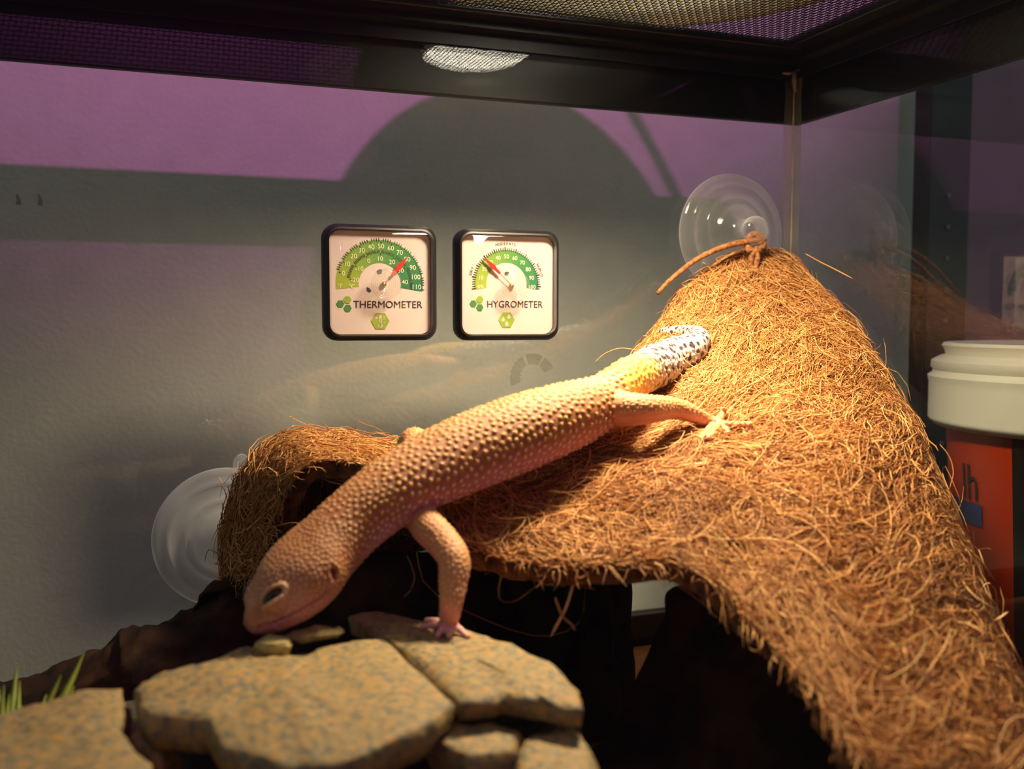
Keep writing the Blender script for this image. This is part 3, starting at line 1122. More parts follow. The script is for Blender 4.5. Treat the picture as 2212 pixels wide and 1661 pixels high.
sets = [fibres(20000, 2.4, 0.07, 0.0175, 0.5, bias=0.6), fibres(6500, 2.8, 0.15, 0.015, 0.7, bias=0.4),
        fibres(900, 2.4, 0.12, 0.017, 0.9, stray=0.8), fibres(900, 0.6, 0.14, 0.018, 1.6, edge='front'),
        fibres(450, 1.0, 0.12, 0.016, 1.2, edge='back'), fibres(420, 1.6, 0.15, 0.016, 1.6, edge='left'),
        fibres(4500, 2.4, 0.10, 0.02, 0.6, under=True)]
pts = np.vstack([s_[0] for s_ in sets])
pts[..., 0] = np.minimum(pts[..., 0], RIGHT - 0.12)
pts[..., 1] = np.minimum(pts[..., 1], BACK - 0.12)
rad = np.hstack([s_[1] for s_ in sets])
fibre_mesh('fibres', pts, rad, fib_cols(len(pts)), hm, M_FIB)
# a few long loose loops hanging below the front edge
loop = []
for a in ([(900, 1190, 33), (925, 1270, 33), (1050, 1340, 32.5), (1170, 1375, 32), (1250, 1345, 31.5), (1265, 1270, 31)],
          [(1085, 1235, 30), (1078, 1290, 30.5), (1110, 1300, 31), (1160, 1265, 31)],
          [(1245, 1240, 29), (1228, 1300, 29), (1215, 1330, 29), (1190, 1375, 29)],
          [(1200, 1290, 29), (1215, 1330, 29), (1235, 1350, 29), (1243, 1362, 29)],
          [(880, 1200, 32), (895, 1240, 32), (890, 1270, 32), (872, 1290, 32)],
          [(1390, 760, 43), (1345, 752, 43), (1310, 762, 43), (1285, 782, 43)],
          [(1740, 548, 48), (1770, 565, 47.6), (1800, 580, 47.0), (1842, 602, 46)],
          [(2030, 960, 36.5), (2050, 985, 36.3), (2060, 1020, 36.2), (2050, 1060, 36.3)],
          [(2140, 1345, 29), (2155, 1338, 29), (2165, 1332, 29), (2178, 1322, 29)]):
    loop.append(catmull([list(P(*q)) for q in a], 5)[np.linspace(0, (len(a) - 1) * 5, 13).astype(int)])
fibre_mesh('loose_fibres', np.array(loop), np.array([0.03, 0.04, 0.06, 0.06, 0.03, 0.022, 0.035, 0.025, 0.04]), fib_cols(len(loop)), hm, M_FIB)
# rope that ties the peak to its suction cup
M_ROPE = mat('rattan_tie', srgb(176, 120, 66), 0.7, scale=500, col2=srgb(120, 72, 34), bump=0.8, bscale=700)
rp = catmull([list(P(*q)) for q in ((1420, 634, 46.5), (1450, 603, 46.7), (1505, 560, 47), (1560, 535, 47.3), (1610, 522, 47.6), (1640, 520, 47.8))], 6)
MB().tube([Vector(p) for p in rp], list(np.linspace(0.10, 0.17, len(rp))), 8).build('tie', M_ROPE, hm, True)
kb = MB()
for a in ([(1612, 530), (1625, 508), (1645, 512), (1650, 530), (1630, 542), (1612, 530)], [(1620, 545), (1612, 525), (1628, 505), (1645, 525), (1638, 545)], [(1632, 530), (1636, 555), (1632, 578), (1624, 583), (1622, 560), (1630, 540)]):
    pp = catmull([list(P(x_, y_, 47.7)) for x_, y_ in a], 4)
    kb.tube([Vector(p) for p in pp], 0.15, 7)
kb.build('knot', M_ROPE, hm, True)

# ------------------------------------------------------------------ driftwood
M_WOOD = mat('dark_driftwood', srgb(64, 40, 26), 0.9, scale=55, col2=srgb(20, 14, 12), bump=1.0, bscale=90, spec=0.15, detail=8)


def ridge(name, label, tops, nseg=6, zb=0.0, rough=0.35):
    """a log lying along its top ridge; tops: (px, py, depth, half width)"""
    rows = catmull([list(P(a, b, d)) + [w_] for a, b, d, w_ in tops], nseg)
    m = len(rows)
    n = 52
    v, f = [], []
    for i in range(m):
        p = Vector(rows[i, :3])
        t = Vector(rows[min(i + 1, m - 1), :3]) - Vector(rows[max(i - 1, 0), :3])
        t.z = 0
        t.normalize()
        s_ = Vector((t.y, -t.x, 0))
        hw = max(rows[i, 3], 0.1)
        hz = (p.z - zb) / 2
        for k in range(n):
            a = 2 * math.pi * k / n
            ca, sa = math.cos(a), math.sin(a)
            q = Vector((p.x, p.y, zb + hz)) + s_ * hw * math.copysign(abs(ca) ** 0.7, ca) + Vector((0, 0, hz * math.copysign(abs(sa) ** 0.8, sa)))
            nz = noise.fractal(q * 0.45, 1.0, 2.0, 4) * rough + noise.fractal(Vector((q.x * 0.8, q.y * 2.2, q.z * 2.2)), 0.8, 2.0, 4) * rough * 0.55
            d = (s_ * ca + Vector((0, 0, sa)))
            if q.z < zb + 0.4:
                d.z = 0
            q = q + d * nz
            q.z = max(q.z, zb + 0.01)
            v.append(q)
    for i in range(m - 1):
        for k in range(n):
            k2 = (k + 1) % n
            f.append((i * n + k, i * n + k2, (i + 1) * n + k2, (i + 1) * n + k))
    f.append(tuple(reversed(range(n))))
    f.append(tuple((m - 1) * n + k for k in range(n)))
    o = obj(name, v, f, M_WOOD, None, True)
    return tag(o, label, 'driftwood', 'driftwood in the terrarium')


def stump(name, label, levels, rough=0.4, cat='driftwood'):
    """upright trunk; levels: (centre px, py, depth, radius) from the floor up"""
    rows = catmull([list(P(a, b, d)) + [w_] for a, b, d, w_ in levels], 7)
    rows[0, 2] = 0.0
    m = len(rows)
    n = 40
    v, f = [], []
    for i in range(m):
        for k in range(n):
            a = 2 * math.pi * k / n
            rr = rows[i, 3] * (1 + 0.16 * math.sin(3 * a + 1.0) + 0.09 * math.sin(7 * a + 2))
            q = Vector((rows[i, 0] + rr * math.cos(a), rows[i, 1] + rr * math.sin(a), max(0.01, rows[i, 2])))
            nz = noise.fractal(Vector((q.x, q.y, q.z * 0.35)) * 0.6, 1.0, 2.0, 4) * rough
            v.append((q.x + nz * math.cos(a), q.y + nz * math.sin(a), q.z + (0.3 * nz if i > 1 else 0)))
    for i in range(m - 1):
        for k in range(n):
            k2 = (k + 1) % n
            f.append((i * n + k, i * n + k2, (i + 1) * n + k2, (i + 1) * n + k))
    f.append(tuple(reversed(range(n))))
    f.append(tuple((m - 1) * n + k for k in range(n)))
    o = obj(name, v, f, M_WOOD, None, True)
    return tag(o, label, 'driftwood', 'driftwood in the terrarium')


ridge('driftwood_log', 'gnarled dark driftwood log sloping down from the milky suction cup',
      [(-260, 1520, 35, 0.9), (-60, 1490, 35.2, 1.4), (60, 1468, 35.4, 1.6), (150, 1432, 35.6, 1.6), (230, 1412, 35.8, 1.6), (270, 1375, 36, 1.6), (370, 1335, 36.3, 1.6), (440, 1318, 36.5, 1.6), (484, 1300, 36.7, 1.6), (492, 1268, 36.8, 1.6), (530, 1264, 37.2, 1.6), (600, 1245, 37.4, 1.6), (720, 1215, 37.4, 1.5), (880, 1186, 37.5, 1.5), (1010, 1215, 37.5, 1.4), (1080, 1240, 38, 1.2)], 11, rough=0.40)  # far end extended as added dark mass filling the hollow under the hammock
stump('driftwood_stump', 'black driftwood stump near the back pane under the hammock edge',
      [(1190, 1520, 40, 3.1), (1195, 1420, 39.7, 2.9), (1198, 1300, 39.4, 2.7), (1190, 1240, 39.2, 2.4), (1180, 1215, 39.1, 1.4)])
stump('driftwood_root', 'broad flared driftwood root under the hammock front edge',
      [(1600, 1850, 29.0, 5.0), (1600, 1740, 29.2, 4.6), (1610, 1600, 29.6, 3.5), (1625, 1450, 30.0, 2.7), (1635, 1350, 30.2, 2.45), (1640, 1285, 30.3, 2.3), (1640, 1262, 30.3, 1.2)])

# ------------------------------------------------------------------ slate stones
def stone_mat(name, a, b, c_):
    m = bpy.data.materials.new(name)
    m.use_nodes = True
    nt = m.node_tree
    bs = nt.nodes['Principled BSDF']
    bs.inputs['Roughness'].default_value = 0.7
    tc = nt.nodes.new('ShaderNodeTexCoord')
    n = nt.nodes.new('ShaderNodeTexNoise')
    n.inputs['Scale'].default_value = 480
    n.inputs['Detail'].default_value = 8
    n.inputs['Roughness'].default_value = 0.65
    nt.links.new(tc.outputs['Object'], n.inputs['Vector'])
    rp_ = nt.nodes.new('ShaderNodeValToRGB')
    rp_.color_ramp.elements[0].position = 0.38
    rp_.color_ramp.elements[0].color = a
    rp_.color_ramp.elements[1].position = 0.66
    rp_.color_ramp.elements[1].color = c_
    e = rp_.color_ramp.elements.new(0.51)
    e.color = b
    nt.links.new(n.outputs['Fac'], rp_.inputs['Fac'])
    nt.links.new(rp_.outputs['Color'], bs.inputs['Base Color'])
    n2 = nt.nodes.new('ShaderNodeTexNoise')
    n2.inputs['Scale'].default_value = 220
    n2.inputs['Detail'].default_value = 8
    nt.links.new(tc.outputs['Object'], n2.inputs['Vector'])
    bp = nt.nodes.new('ShaderNodeBump')
    bp.inputs['Strength'].default_value = 0.7
    bp.inputs['Distance'].default_value = 0.0012
    nt.links.new(n2.outputs['Fac'], bp.inputs['Height'])
    nt.links.new(bp.outputs['Normal'], bs.inputs['Normal'])
    return m


M_STONE = stone_mat('ochre_slate', srgb(98, 94, 76), srgb(146, 126, 82), srgb(184, 134, 56))
M_STONE_SHADE = stone_mat('shaded_slate', srgb(34, 38, 28), srgb(52, 54, 40), srgb(78, 66, 40))  # darker copy of the slate; holds the shade under the slabs
M_PEB = stone_mat('pale_slate', srgb(150, 140, 90), srgb(178, 160, 96), srgb(200, 176, 100))


def slab(name, label, outline, z, th, m=None, lean=0.0, group='flat slate stones under the gecko', k=5, crown=0.12):
    pts = [PZ(a, b, z) for a, b in outline]
    cl = pts + pts[:2]
    dense = []
    for i in range(len(pts)):
        for j in range(k):
            p = pts[i].lerp(pts[(i + 1) % len(pts)], j / k)
            p = p + Vector((noise.noise(p * 1.7), noise.noise(p * 1.7 + Vector((9, 0, 0))), 0)) * 0.16 + Vector((noise.noise(p * 4.5), noise.noise(p * 4.5 + Vector((5, 0, 0))), 0)) * 0.07
            dense.append(p)
    c0 = sum(dense, Vector()) / len(dense)
    n = len(dense)
    rows = [(0.80, -th), (0.965, -th * 0.92), (0.99, -th * 0.55), (1.0, -th * 0.25), (0.99, -0.05), (0.975, 0.0), (0.90, crown * 0.4), (0.70, crown * 0.7), (0.5, crown * 0.9), (0.28, crown), (0.1, crown)]
    v, f = [], []
    for s_, dz in rows:
        for p in dense:
            s2 = s_ if s_ < 0.97 else 1 - (1 - s_) * 4.0 / max(1.0, (p - c0).length)
            q = c0 + (p - c0) * s2
            q.z = z + dz + 0.13 * noise.fractal(q * 0.9, 0.8, 2.0, 4) * (1 if dz > -th * 0.8 else 0) + lean * (q.x - c0.x)
            if -th * 0.9 < dz < -0.05:
                nn = (p - c0).normalized()
                q += nn * 0.16 * noise.fractal(Vector((q.x * 1.4, q.y * 1.4, q.z * 3)), 1.0, 2.0, 3)
            v.append(q)
    for i in range(len(rows) - 1):
        for a in range(n):
            b = (a + 1) % n
            f.append((i * n + a, i * n + b, (i + 1) * n + b, (i + 1) * n + a))
    f.append(tuple(reversed(range(n))))
    f.append(tuple((len(rows) - 1) * n + a for a in range(n)))
    o = obj(name, v, f, m or M_STONE, None, True)
    return tag(o, label, 'stone', group)


ZS = 7.5
slab('slate_slab', 'widest ochre slate slab below the gecko snout',
     [(288, 1488), (330, 1455), (420, 1432), (520, 1402), (560, 1397), (640, 1412), (740, 1388), (838, 1374), (985, 1512), (930, 1565), (850, 1605), (720, 1648), (600, 1640), (480, 1612), (440, 1562), (320, 1548)], ZS, 0.8)
slab('slate_slab', 'rounded ochre slate slab carrying the gecko front foot',
     [(752, 1335), (800, 1316), (880, 1330), (960, 1350), (1080, 1378), (1180, 1422), (1250, 1490), (1262, 1535), (1180, 1520), (1080, 1508), (990, 1517), (914, 1450), (838, 1377)], ZS - 0.05, 0.5)
slab('slate_slab', 'ochre slate slab next to the plastic grass',
     [(-140, 1570), (0, 1535), (150, 1500), (262, 1486), (285, 1520), (262, 1560), (290, 1610), (335, 1650), (300, 1760), (60, 1800), (-160, 1780)], ZS - 0.4, 1.2)
slab('slate_chunk', 'small slate chunk wedged between the two largest slabs',
     [(272, 1560), (300, 1530), (345, 1560), (390, 1590), (350, 1640), (290, 1620)], ZS - 0.9, 1.1)
slab('slate_chunk', 'small square slate chunk tucked under the rounded slab',
     [(925, 1602), (985, 1562), (1070, 1562), (1132, 1578), (1120, 1632), (1010, 1650)], ZS - 0.8, 1.2)
slab('slate_chunk', 'slate chunk standing at the end of the stone stack beside the flared driftwood',
     [(1118, 1618), (1150, 1590), (1240, 1568), (1282, 1612), (1305, 1680), (1200, 1720), (1110, 1680)], ZS - 0.85, 1.3)
slab('slate_chunk', 'pale pebble right below the gecko chin',
     [(556, 1388), (580, 1372), (622, 1376), (625, 1392), (590, 1398)], ZS + 0.30, 0.28, M_PEB, crown=0.03, k=3)
slab('slate_chunk', 'thin pale slate flake behind the chin pebble',
     [(618, 1366), (680, 1352), (745, 1352), (735, 1362), (650, 1376)], ZS + 0.22, 0.20, M_PEB, crown=0.03, k=3)
slab('slate_chunk', 'added block beneath the rounded slab with the shade in its colour',
     [(800, 1350), (960, 1376), (1140, 1428), (1205, 1490), (1100, 1490), (1005, 1494), (905, 1432)], ZS - 0.62, 1.85, M_STONE_SHADE)  # added to close the see-through gap under the rounded slab
slab('slate_chunk', 'added block beneath the widest slab with the shade in its colour',
     [(350, 1492), (520, 1425), (740, 1402), (825, 1392), (930, 1500), (850, 1560), (600, 1580), (460, 1560)], ZS - 0.92, 1.55, M_STONE_SHADE)  # added likewise to block the view under the widest slab
base = slab('rock_base', 'rock base carrying the slate stack, shade put into its dark colour',
            [(-140, 1600), (100, 1560), (400, 1480), (760, 1400), (960, 1410), (1180, 1480), (1260, 1580), (1290, 1700), (900, 1760), (400, 1780), (-100, 1800)], ZS - 2.55, ZS - 2.6, M_STONE_SHADE)

# ------------------------------------------------------------------ plastic grass
M_GRASS = mat('green_plastic', srgb(150, 165, 50), 0.45, var=0.3, scale=60)
gb = PZ(20, 1590, 3.0)
gr = thing('grass_tuft', 'yellow-green plastic grass tuft behind the slate slab', 'plastic plant', (PZ(-60, 1575, 7).x, PZ(-60, 1575, 7).y + 1.2, 0))
gx = Vector(gr.location) / U
for k, (a, b, d) in enumerate(((182, 1408, 27), (132, 1458, 26), (160, 1482, 26.5), (36, 1438, 27), (48, 1524, 26), (42, 1470, 26.5), (8, 1480, 26), (100, 1500, 27), (-10, 1450, 27), (20, 1500, 26.5))):
    tip = P(a, b, d)
    p0 = Vector((gx.x + 0.16 * math.cos(k * 2.4) * (1 + k % 3), gx.y + 0.16 * math.sin(k * 2.4) * (1 + k % 3), 0.0))
    mid = p0.lerp(tip, 0.5) + Vector((-0.3 * (tip.x - p0.x) / 3, 0, 1.0))
    line = catmull([list(p0), list(mid), list(tip)], 6)
    v, f = [], []
    for i, p in enumerate(line):
        wv = 0.26 * (1 - (i / (len(line) - 1)) ** 2) + 0.015
        p = Vector(p)
        t = Vector(line[min(i + 1, len(line) - 1)]) - Vector(line[max(i - 1, 0)])
        sd = t.cross(Vector((0.2, 1, 0))).normalized()
        nn = t.cross(sd).normalized()
        v += [p - sd * wv, p + nn * wv * 0.35, p + sd * wv, p - nn * 0.03]
    for i in range(len(line) - 1):
        for q in range(4):
            q2 = (q + 1) % 4
            f.append((4 * i + q, 4 * i + q2, 4 * i + 4 + q2, 4 * i + 4 + q))
    obj('blade', v, f, M_GRASS, gr, True)
MB().lathe([(0, 0), (0.9, 0), (0.8, 0.4), (0, 0.6)], (gx.x, gx.y, 0), n=20).build('base', M_GRASS, gr, True)

# ------------------------------------------------------------------ leopard gecko
def loft(mb, rows, n=28, up=Vector((0, 0, 1)), exp=1.0):
    """rows: x y z halfwidth halfheight"""
    m = len(rows)
    base = len(mb.v)
    for i in range(m):
        p = Vector(rows[i][:3])
        t = (Vector(rows[min(i + 1, m - 1)][:3]) - Vector(rows[max(i - 1, 0)][:3])).normalized()
        s_ = t.cross(up).normalized()
        u_ = s_.cross(t).normalized()
        for k in range(n):
            a = 2 * math.pi * k / n
            ca, sa = math.cos(a), math.sin(a)
            mb.v.append(tuple(p + s_ * rows[i][3] * math.copysign(abs(ca) ** exp, ca) + u_ * rows[i][4] * math.copysign(abs(sa) ** exp, sa)))
    for i in range(m - 1):
        for k in range(n):
            k2 = (k + 1) % n
            mb.f.append((base + i * n + k, base + i * n + k2, base + (i + 1) * n + k2, base + (i + 1) * n + k))
    mb.f.append(tuple(base + k for k in reversed(range(n))))
    mb.f.append(tuple(base + (m - 1) * n + k for k in range(n)))


def gp(px, py, d, r_px, kw=1.0, kh=1.0):
    p = P(px, py, d)
    r_ = px_cm(r_px, d)
    return [p.x, p.y, p.z, r_ * kw, r_ * kh]


def gh(px, py, r_px, lift=1.0, dmax=99):
    """a row resting on the hammock: its centre sits one radius above the surface"""
    d = on_hammock(px, py) or 36
    for _ in range(3):
        r_ = px_cm(r_px, d)
        # step towards the camera until the surface is one radius below
        q = P(px, py, d)
        h = HAM_BVH.find_nearest(q)
        if h[0] is None:
            break
        gap = (q - h[0]).dot(Vector((0, 0, 1)) if h[1] is None else (h[1] if h[1].z > 0 else -h[1]))
        d -= (r_ * lift - gap) * 0.8
    return gp(px, py, d, r_px)


gm = MB()
body_ctl = [
    gp(539, 1358, 26.3, 18, 1.1, 0.9),
    gp(554, 1344, 26.45, 37, 1.0, 0.88),
    gp(579, 1321, 26.75, 58, 0.95, 0.94),
    gp(610, 1287, 27.0, 82, 0.98, 0.90),
    gp(645, 1248, 27.35, 90, 1.08, 0.88),
    gp(680, 1208, 27.75, 87, 1.10, 0.88),
    gp(718, 1171, 28.1, 80, 0.98, 0.94),
    gp(757, 1134, 28.5, 76, 0.98, 0.98),
    gp(810, 1090, 29.0, 76, 1.06, 0.98),
    gp(870, 1046, 29.6, 78, 1.14, 0.94),
    gp(980, 992, 30.7, 87, 1.14, 0.94),
    gp(1110, 940, 31.9, 89, 1.14, 0.92),
    gp(1225, 898, 33.0, 80, 1.14, 0.90),
    gp(1300, 866, 33.8, 61, 1.06, 0.92),
    gp(1345, 828, 34.5, 47, 1.0, 0.95),
]
tail_ctl = [gh(1395, 803, 46), gh(1445, 778, 44), gh(1480, 760, 37), gh(1504, 743, 29), gh(1510, 728, 22), gh(1495, 719, 17), gh(1465, 716, 13), gh(1438, 717, 10), gh(1420, 718, 6)]
tail_ctl[0] = [(a + b) / 2 for a, b in zip(tail_ctl[0], gp(1395, 803, 35.2, 46))]
allrows = catmull(body_ctl + tail_ctl, 6)
loft(gm, allrows, 32)
SP = allrows
NB = (len(body_ctl) - 1) * 6
limb_rows = []


def limb(ctl, k=6, n=16):
    r_ = catmull(ctl, k)
    pts_ = [Vector(q[:3]) for q in r_]
    gm.tube(pts_, [max(q[3], 0.03) for q in r_], n)
    limb_rows.append(r_)


# near front leg planted on the slab
zst = ZS + 0.02
hand = PZ(968, 1352, zst + 0.16)
hd_d = -((CROT.transposed() @ (hand - CAM)).z)
sh = gp(880, 1078, 30.7, 30)
limb([sh, gp(900, 1108, 29.7, 34), gp(924, 1138, 28.8, 38), gp(960, 1176, 28.1, 36), gp(981, 1212, 27.6, 35), gp(979, 1260, 27.3, 31), gp(975, 1305, 27.1, 25), gp(970, 1338, hd_d, 21), gp(966, 1352, hd_d, 17)])


def digit(a, b, c_, z0, r0=0.125, r1=0.085):
    """a toe from the palm pixel a over the knuckle b to the tip c, lying on height z0"""
    p = PZ(a[0], a[1], z0 + 0.16)
    q = PZ(b[0], b[1], z0 + 0.17)
    t = PZ(c_[0], c_[1], z0 + 0.06)
    rows = catmull([list(p) + [r0], list(q) + [r0 * 0.92], list(p.lerp(t, 0.8)[:2]) + [z0 + 0.10, r1 * 1.05], list(t) + [r1]], 4)
    gm.tube([Vector(x_[:3]) for x_ in rows], [x_[3] for x_ in rows], 10)
    limb_rows.append(np.hstack([rows, rows[:, 3:4]]))


for b, c_ in (((940, 1350), (906, 1357)), ((945, 1343), (919, 1340)), ((956, 1360), (944, 1375)), ((974, 1362), (970, 1376)), ((990, 1358), (1013, 1377))):
    digit((967, 1348), b, c_, zst)
# far front leg: only the elbow shows over the shoulder
limb([gp(905, 1010, 31.2, 40), gp(900, 965, 32.6, 34), gp(893, 955, 33.2, 31), gp(880, 975, 33.6, 27), gp(862, 1025, 34.0, 22), gp(852, 1060, 34.2, 17)])
# near hind leg
ft = on_hammock(1540, 916) or 34
ft -= 0.45
limb([gp(1318, 880, 33.4, 44), gp(1352, 884, 33.0, 38), gp(1400, 884, 32.9, 32), gp(1450, 882, (32.9 + ft) / 2, 24), gp(1490, 892, ft - 0.4, 20), gp(1524, 908, ft - 0.1, 15), gp(1545, 918, ft, 15)])


def toe(path, r0=0.165, r1=0.105):
    ctl = []
    for i, (a, b) in enumerate(path):
        d = on_hammock(a, b) or ft
        d = min(d, ft + 1.2) - 0.52
        rr = r0 + (r1 - r0) * i / (len(path) - 1)
        q = P(a, b, d)
        ctl.append([q.x, q.y, q.z, rr])
    rows = catmull(ctl, 5)
    gm.tube([Vector(x_[:3]) for x_ in rows], [x_[3] for x_ in rows], 10)
    limb_rows.append(np.hstack([rows, rows[:, 3:4]]))


toe([(1548, 914), (1560, 896), (1565, 880)])
toe([(1550, 917), (1585, 918), (1625, 917)])
toe([(1550, 920), (1566, 927), (1572, 938)])
toe([(1544, 922), (1543, 936), (1528, 947)])
toe([(1540, 920), (1528, 934), (1511, 949)])
# far hind leg reaching over the mat on the hidden side
limb([gp(1300, 850, 34.8, 40), gp(1330, 845, 36.2, 30), gp(1370, 835, 37.0, 20), gp(1375, 850, 37.3, 16)])
# eye bulges and brow
hax = (Vector(SP[24][:3]) - Vector(SP[6][:3])).normalized()
hsd = hax.cross(Vector((0, 0, 1))).normalized()
hup = hsd.cross(hax).normalized()
e0 = Vector(SP[15][:3])
for sg in (-1, 1):
    far = (e0 + hsd * sg - CAM).length > (e0 - hsd * sg - CAM).length
    cc = e0 + hsd * sg * (0.36 if far else 0.50) + hup * 0.40
    ring = [list(cc + hax * t * 0.5) + [0.36 * math.sqrt(max(0.02, 1 - t * t)), 0.34 * math.sqrt(max(0.02, 1 - t * t))] for t in np.linspace(-1, 1, 11)]
    loft(gm, ring, 18)

tmp = bpy.data.meshes.new('tmp')
tmp.from_pydata([tuple(c_ * U for c_ in p) for p in gm.v], [], gm.f)
to = bpy.data.objects.new('tmp', tmp)
C.objects.link(to)
rm = to.modifiers.new('r', 'REMESH')
rm.mode = 'VOXEL'
rm.voxel_size = 0.032 * U
sm = to.modifiers.new('s', 'SMOOTH')
sm.factor = 0.5
sm.iterations = 8
dg = bpy.context.evaluated_depsgraph_get()
gme = bpy.data.meshes.new_from_object(to.evaluated_get(dg))
bpy.data.objects.remove(to)
nv = len(gme.vertices)
Vc = np.empty(nv * 3, np.float32)
gme.vertices.foreach_get('co', Vc)
Vc = Vc.reshape(-1, 3).astype(float) / U
Nn = np.empty(nv * 3, np.float32)
gme.vertices.foreach_get('normal', Nn)
Nn = Nn.reshape(-1, 3).astype(float)
GB = BVHTree.FromPolygons([Vector(p) for p in Vc], [tuple(p.vertices) for p in gme.polygons])


def skin(px, py):
    h = GB.ray_cast(CAM, ray(px, py))
    return (h[0], h[1]) if h[0] is not None else (P(px, py, 27), -ray(px, py))


# nearest spine / limb sample of every vertex
samp = [(q[:3], max(q[3], 0.05), 0, i / (len(SP) - 1)) for i, q in enumerate(SP)]
for li, rws in enumerate(limb_rows):
    samp += [(q[:3], max(q[3], 0.05), 1 + li, i / (len(rws) - 1)) for i, q in enumerate(rws)]
SXYZ = np.array([s_[0] for s_ in samp])
SR = np.array([s_[1] for s_ in samp])
SI = np.array([s_[2] for s_ in samp])
ST = np.array([s_[3] for s_ in samp])
near = np.zeros(nv, int)
for a in range(0, nv, 20000):
    dd = np.linalg.norm(Vc[a:a + 20000, None, :] - SXYZ[None], axis=2) / SR[None]
    near[a:a + 20000] = dd.argmin(1)
reg, tt = SI[near], ST[near]
tb = NB / (len(SP) - 1)                      # where the tail begins along the spine
spine_i = tt * (len(SP) - 1) / 6.0           # in control-point units
is_body = (reg == 0)
is_limb = (reg == 1) | (reg == 7) | (reg == 8) | (reg == 14)
order = {i: len(r_) for i, r_ in enumerate(limb_rows)}
is_digit = np.isin(reg, [i + 1 for i, r_ in enumerate(limb_rows) if r_[:, 3].max() < 0.14])
is_leg = (~is_body) & (~is_digit)
upn = Nn[:, 2]
# height of a vertex around the trunk: +1 back, -1 belly
rel = (Vc - SXYZ[near])
side_h = np.clip(rel[:, 2] / (SR[near] + 1e-6), -1.3, 1.3)

lerp = lambda a, b, t: np.asarray(a)[None] * (1 - t[:, None]) + np.asarray(b)[None] * t[:, None]
sst = lambda x_, a, b: np.clip((x_ - a) / (b - a), 0, 1) ** 2 * (3 - 2 * np.clip((x_ - a) / (b - a), 0, 1))
c3 = lambda *a: np.array(srgb(*a)[:3])
nse = np.array([noise.noise(Vector(p) * 1.6) for p in Vc])
nse2 = np.array([noise.noise(Vector(p) * 6.0) for p in Vc])

# ---- ground colour of the skin
belly, flank, back_c = c3(206, 136, 174), c3(202, 132, 138), c3(206, 146, 98)  # pink belly shifted to purple to hold the purple light on it
colr = lerp(belly, flank, sst(side_h + 0.15 * nse, -0.65, -0.1))
colr = colr * (1 - sst(side_h + 0.2 * nse, -0.25, 0.25))[:, None] + back_c[None] * sst(side_h + 0.2 * nse, -0.25, 0.25)[:, None]
# head: beige on top, rusty muzzle
hd_w = sst(-spine_i, -6.0, -3.0) * is_body
colr = colr * (1 - 0.75 * hd_w[:, None]) + lerp(c3(198, 124, 146), c3(184, 136, 102), sst(side_h + 0.15 * nse, -0.5, 0.1)) * (0.75 * hd_w[:, None])  # lilac of the lower jaw holds the purple light from the front
mz = sst(-spine_i, -2.3, -0.8) * is_body * sst(side_h, -0.4, 0.1)
colr = colr * (1 - 0.6 * mz[:, None]) + c3(188, 118, 62)[None] * 0.6 * mz[:, None]
# legs peach above, pink below; feet pink
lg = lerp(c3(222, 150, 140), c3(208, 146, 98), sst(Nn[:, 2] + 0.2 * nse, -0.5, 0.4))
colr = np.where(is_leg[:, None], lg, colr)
foot = is_digit | (is_leg & (tt > 0.9))
colr = np.where(foot[:, None], c3(226, 168, 160)[None], colr)
# tail: yellow root, then white
tl = np.clip((spine_i - 13.0) / (len(body_ctl) + len(tail_ctl) - 1 - 13.0), 0, 1) * is_body
yl = sst(tl, 0.0, 0.08)
colr = colr * (1 - yl[:, None]) + c3(218, 172, 74)[None] * yl[:, None]
wh = sst(tl + 0.06 * nse, 0.10, 0.26)
colr = colr * (1 - wh[:, None]) + c3(192, 180, 174)[None] * wh[:, None]

# pale stripe along the spine
dor = sst(side_h + 0.1 * nse, 0.5, 0.95) * sst(spine_i, 6.5, 8.5) * is_body * (1 - yl)
colr = colr * (1 - 0.75 * dor[:, None]) + c3(222, 176, 140)[None] * 0.75 * dor[:, None]

# ---- tubercles
perm = rng.permutation(nv)
cell = {}
tub = []
for i in perm:
    p = Vc[i]
    sp, tr, hg, kind = 0, 0, 0, 0
    if reg[i] == 0:
        s_ = spine_i[i]
        if side_h[i] < -0.62:
            continue
        if s_ < 2.2:
            continue
        if s_ < 6.0:
            sp, tr, hg = 0.115, 0.046, 0.024
        elif s_ < 8.5:
            sp, tr, hg = 0.165, 0.062, 0.032
        elif s_ < 12.6:
            sp, tr, hg = 0.205, 0.078, 0.046
        elif s_ < 17:
            sp, tr, hg = 0.22, 0.085, 0.055
        else:
            continue
    elif is_leg[i]:
        if Nn[i, 2] < -0.1 or tt[i] < 0.15:
            continue
        sp, tr, hg = 0.12, 0.046, 0.026
    else:
        continue
    k0 = (int(p[0] // 0.23), int(p[1] // 0.23), int(p[2] // 0.23))
    ok = True
    for a in (-1, 0, 1):
        for b in (-1, 0, 1):
            for c_ in (-1, 0, 1):
                for q in cell.get((k0[0] + a, k0[1] + b, k0[2] + c_), ()):
                    if (p[0] - q[0]) ** 2 + (p[1] - q[1]) ** 2 + (p[2] - q[2]) ** 2 < sp * sp:
                        ok = False
                        break
                if not ok:
                    break
            if not ok:
                break
        if not ok:
            break
    if ok:
        cell.setdefault(k0, []).append(p)
        tub.append((i, tr, hg))
kd = kdtree.KDTree(len(tub))
for k, (i, tr, hg) in enumerate(tub):
    kd.insert(Vector(Vc[i]), k)
kd.balance()
disp = np.zeros(nv)
msk = np.zeros(nv)
TR = [t_[1] for t_ in tub]
TH_ = [t_[2] for t_ in tub]
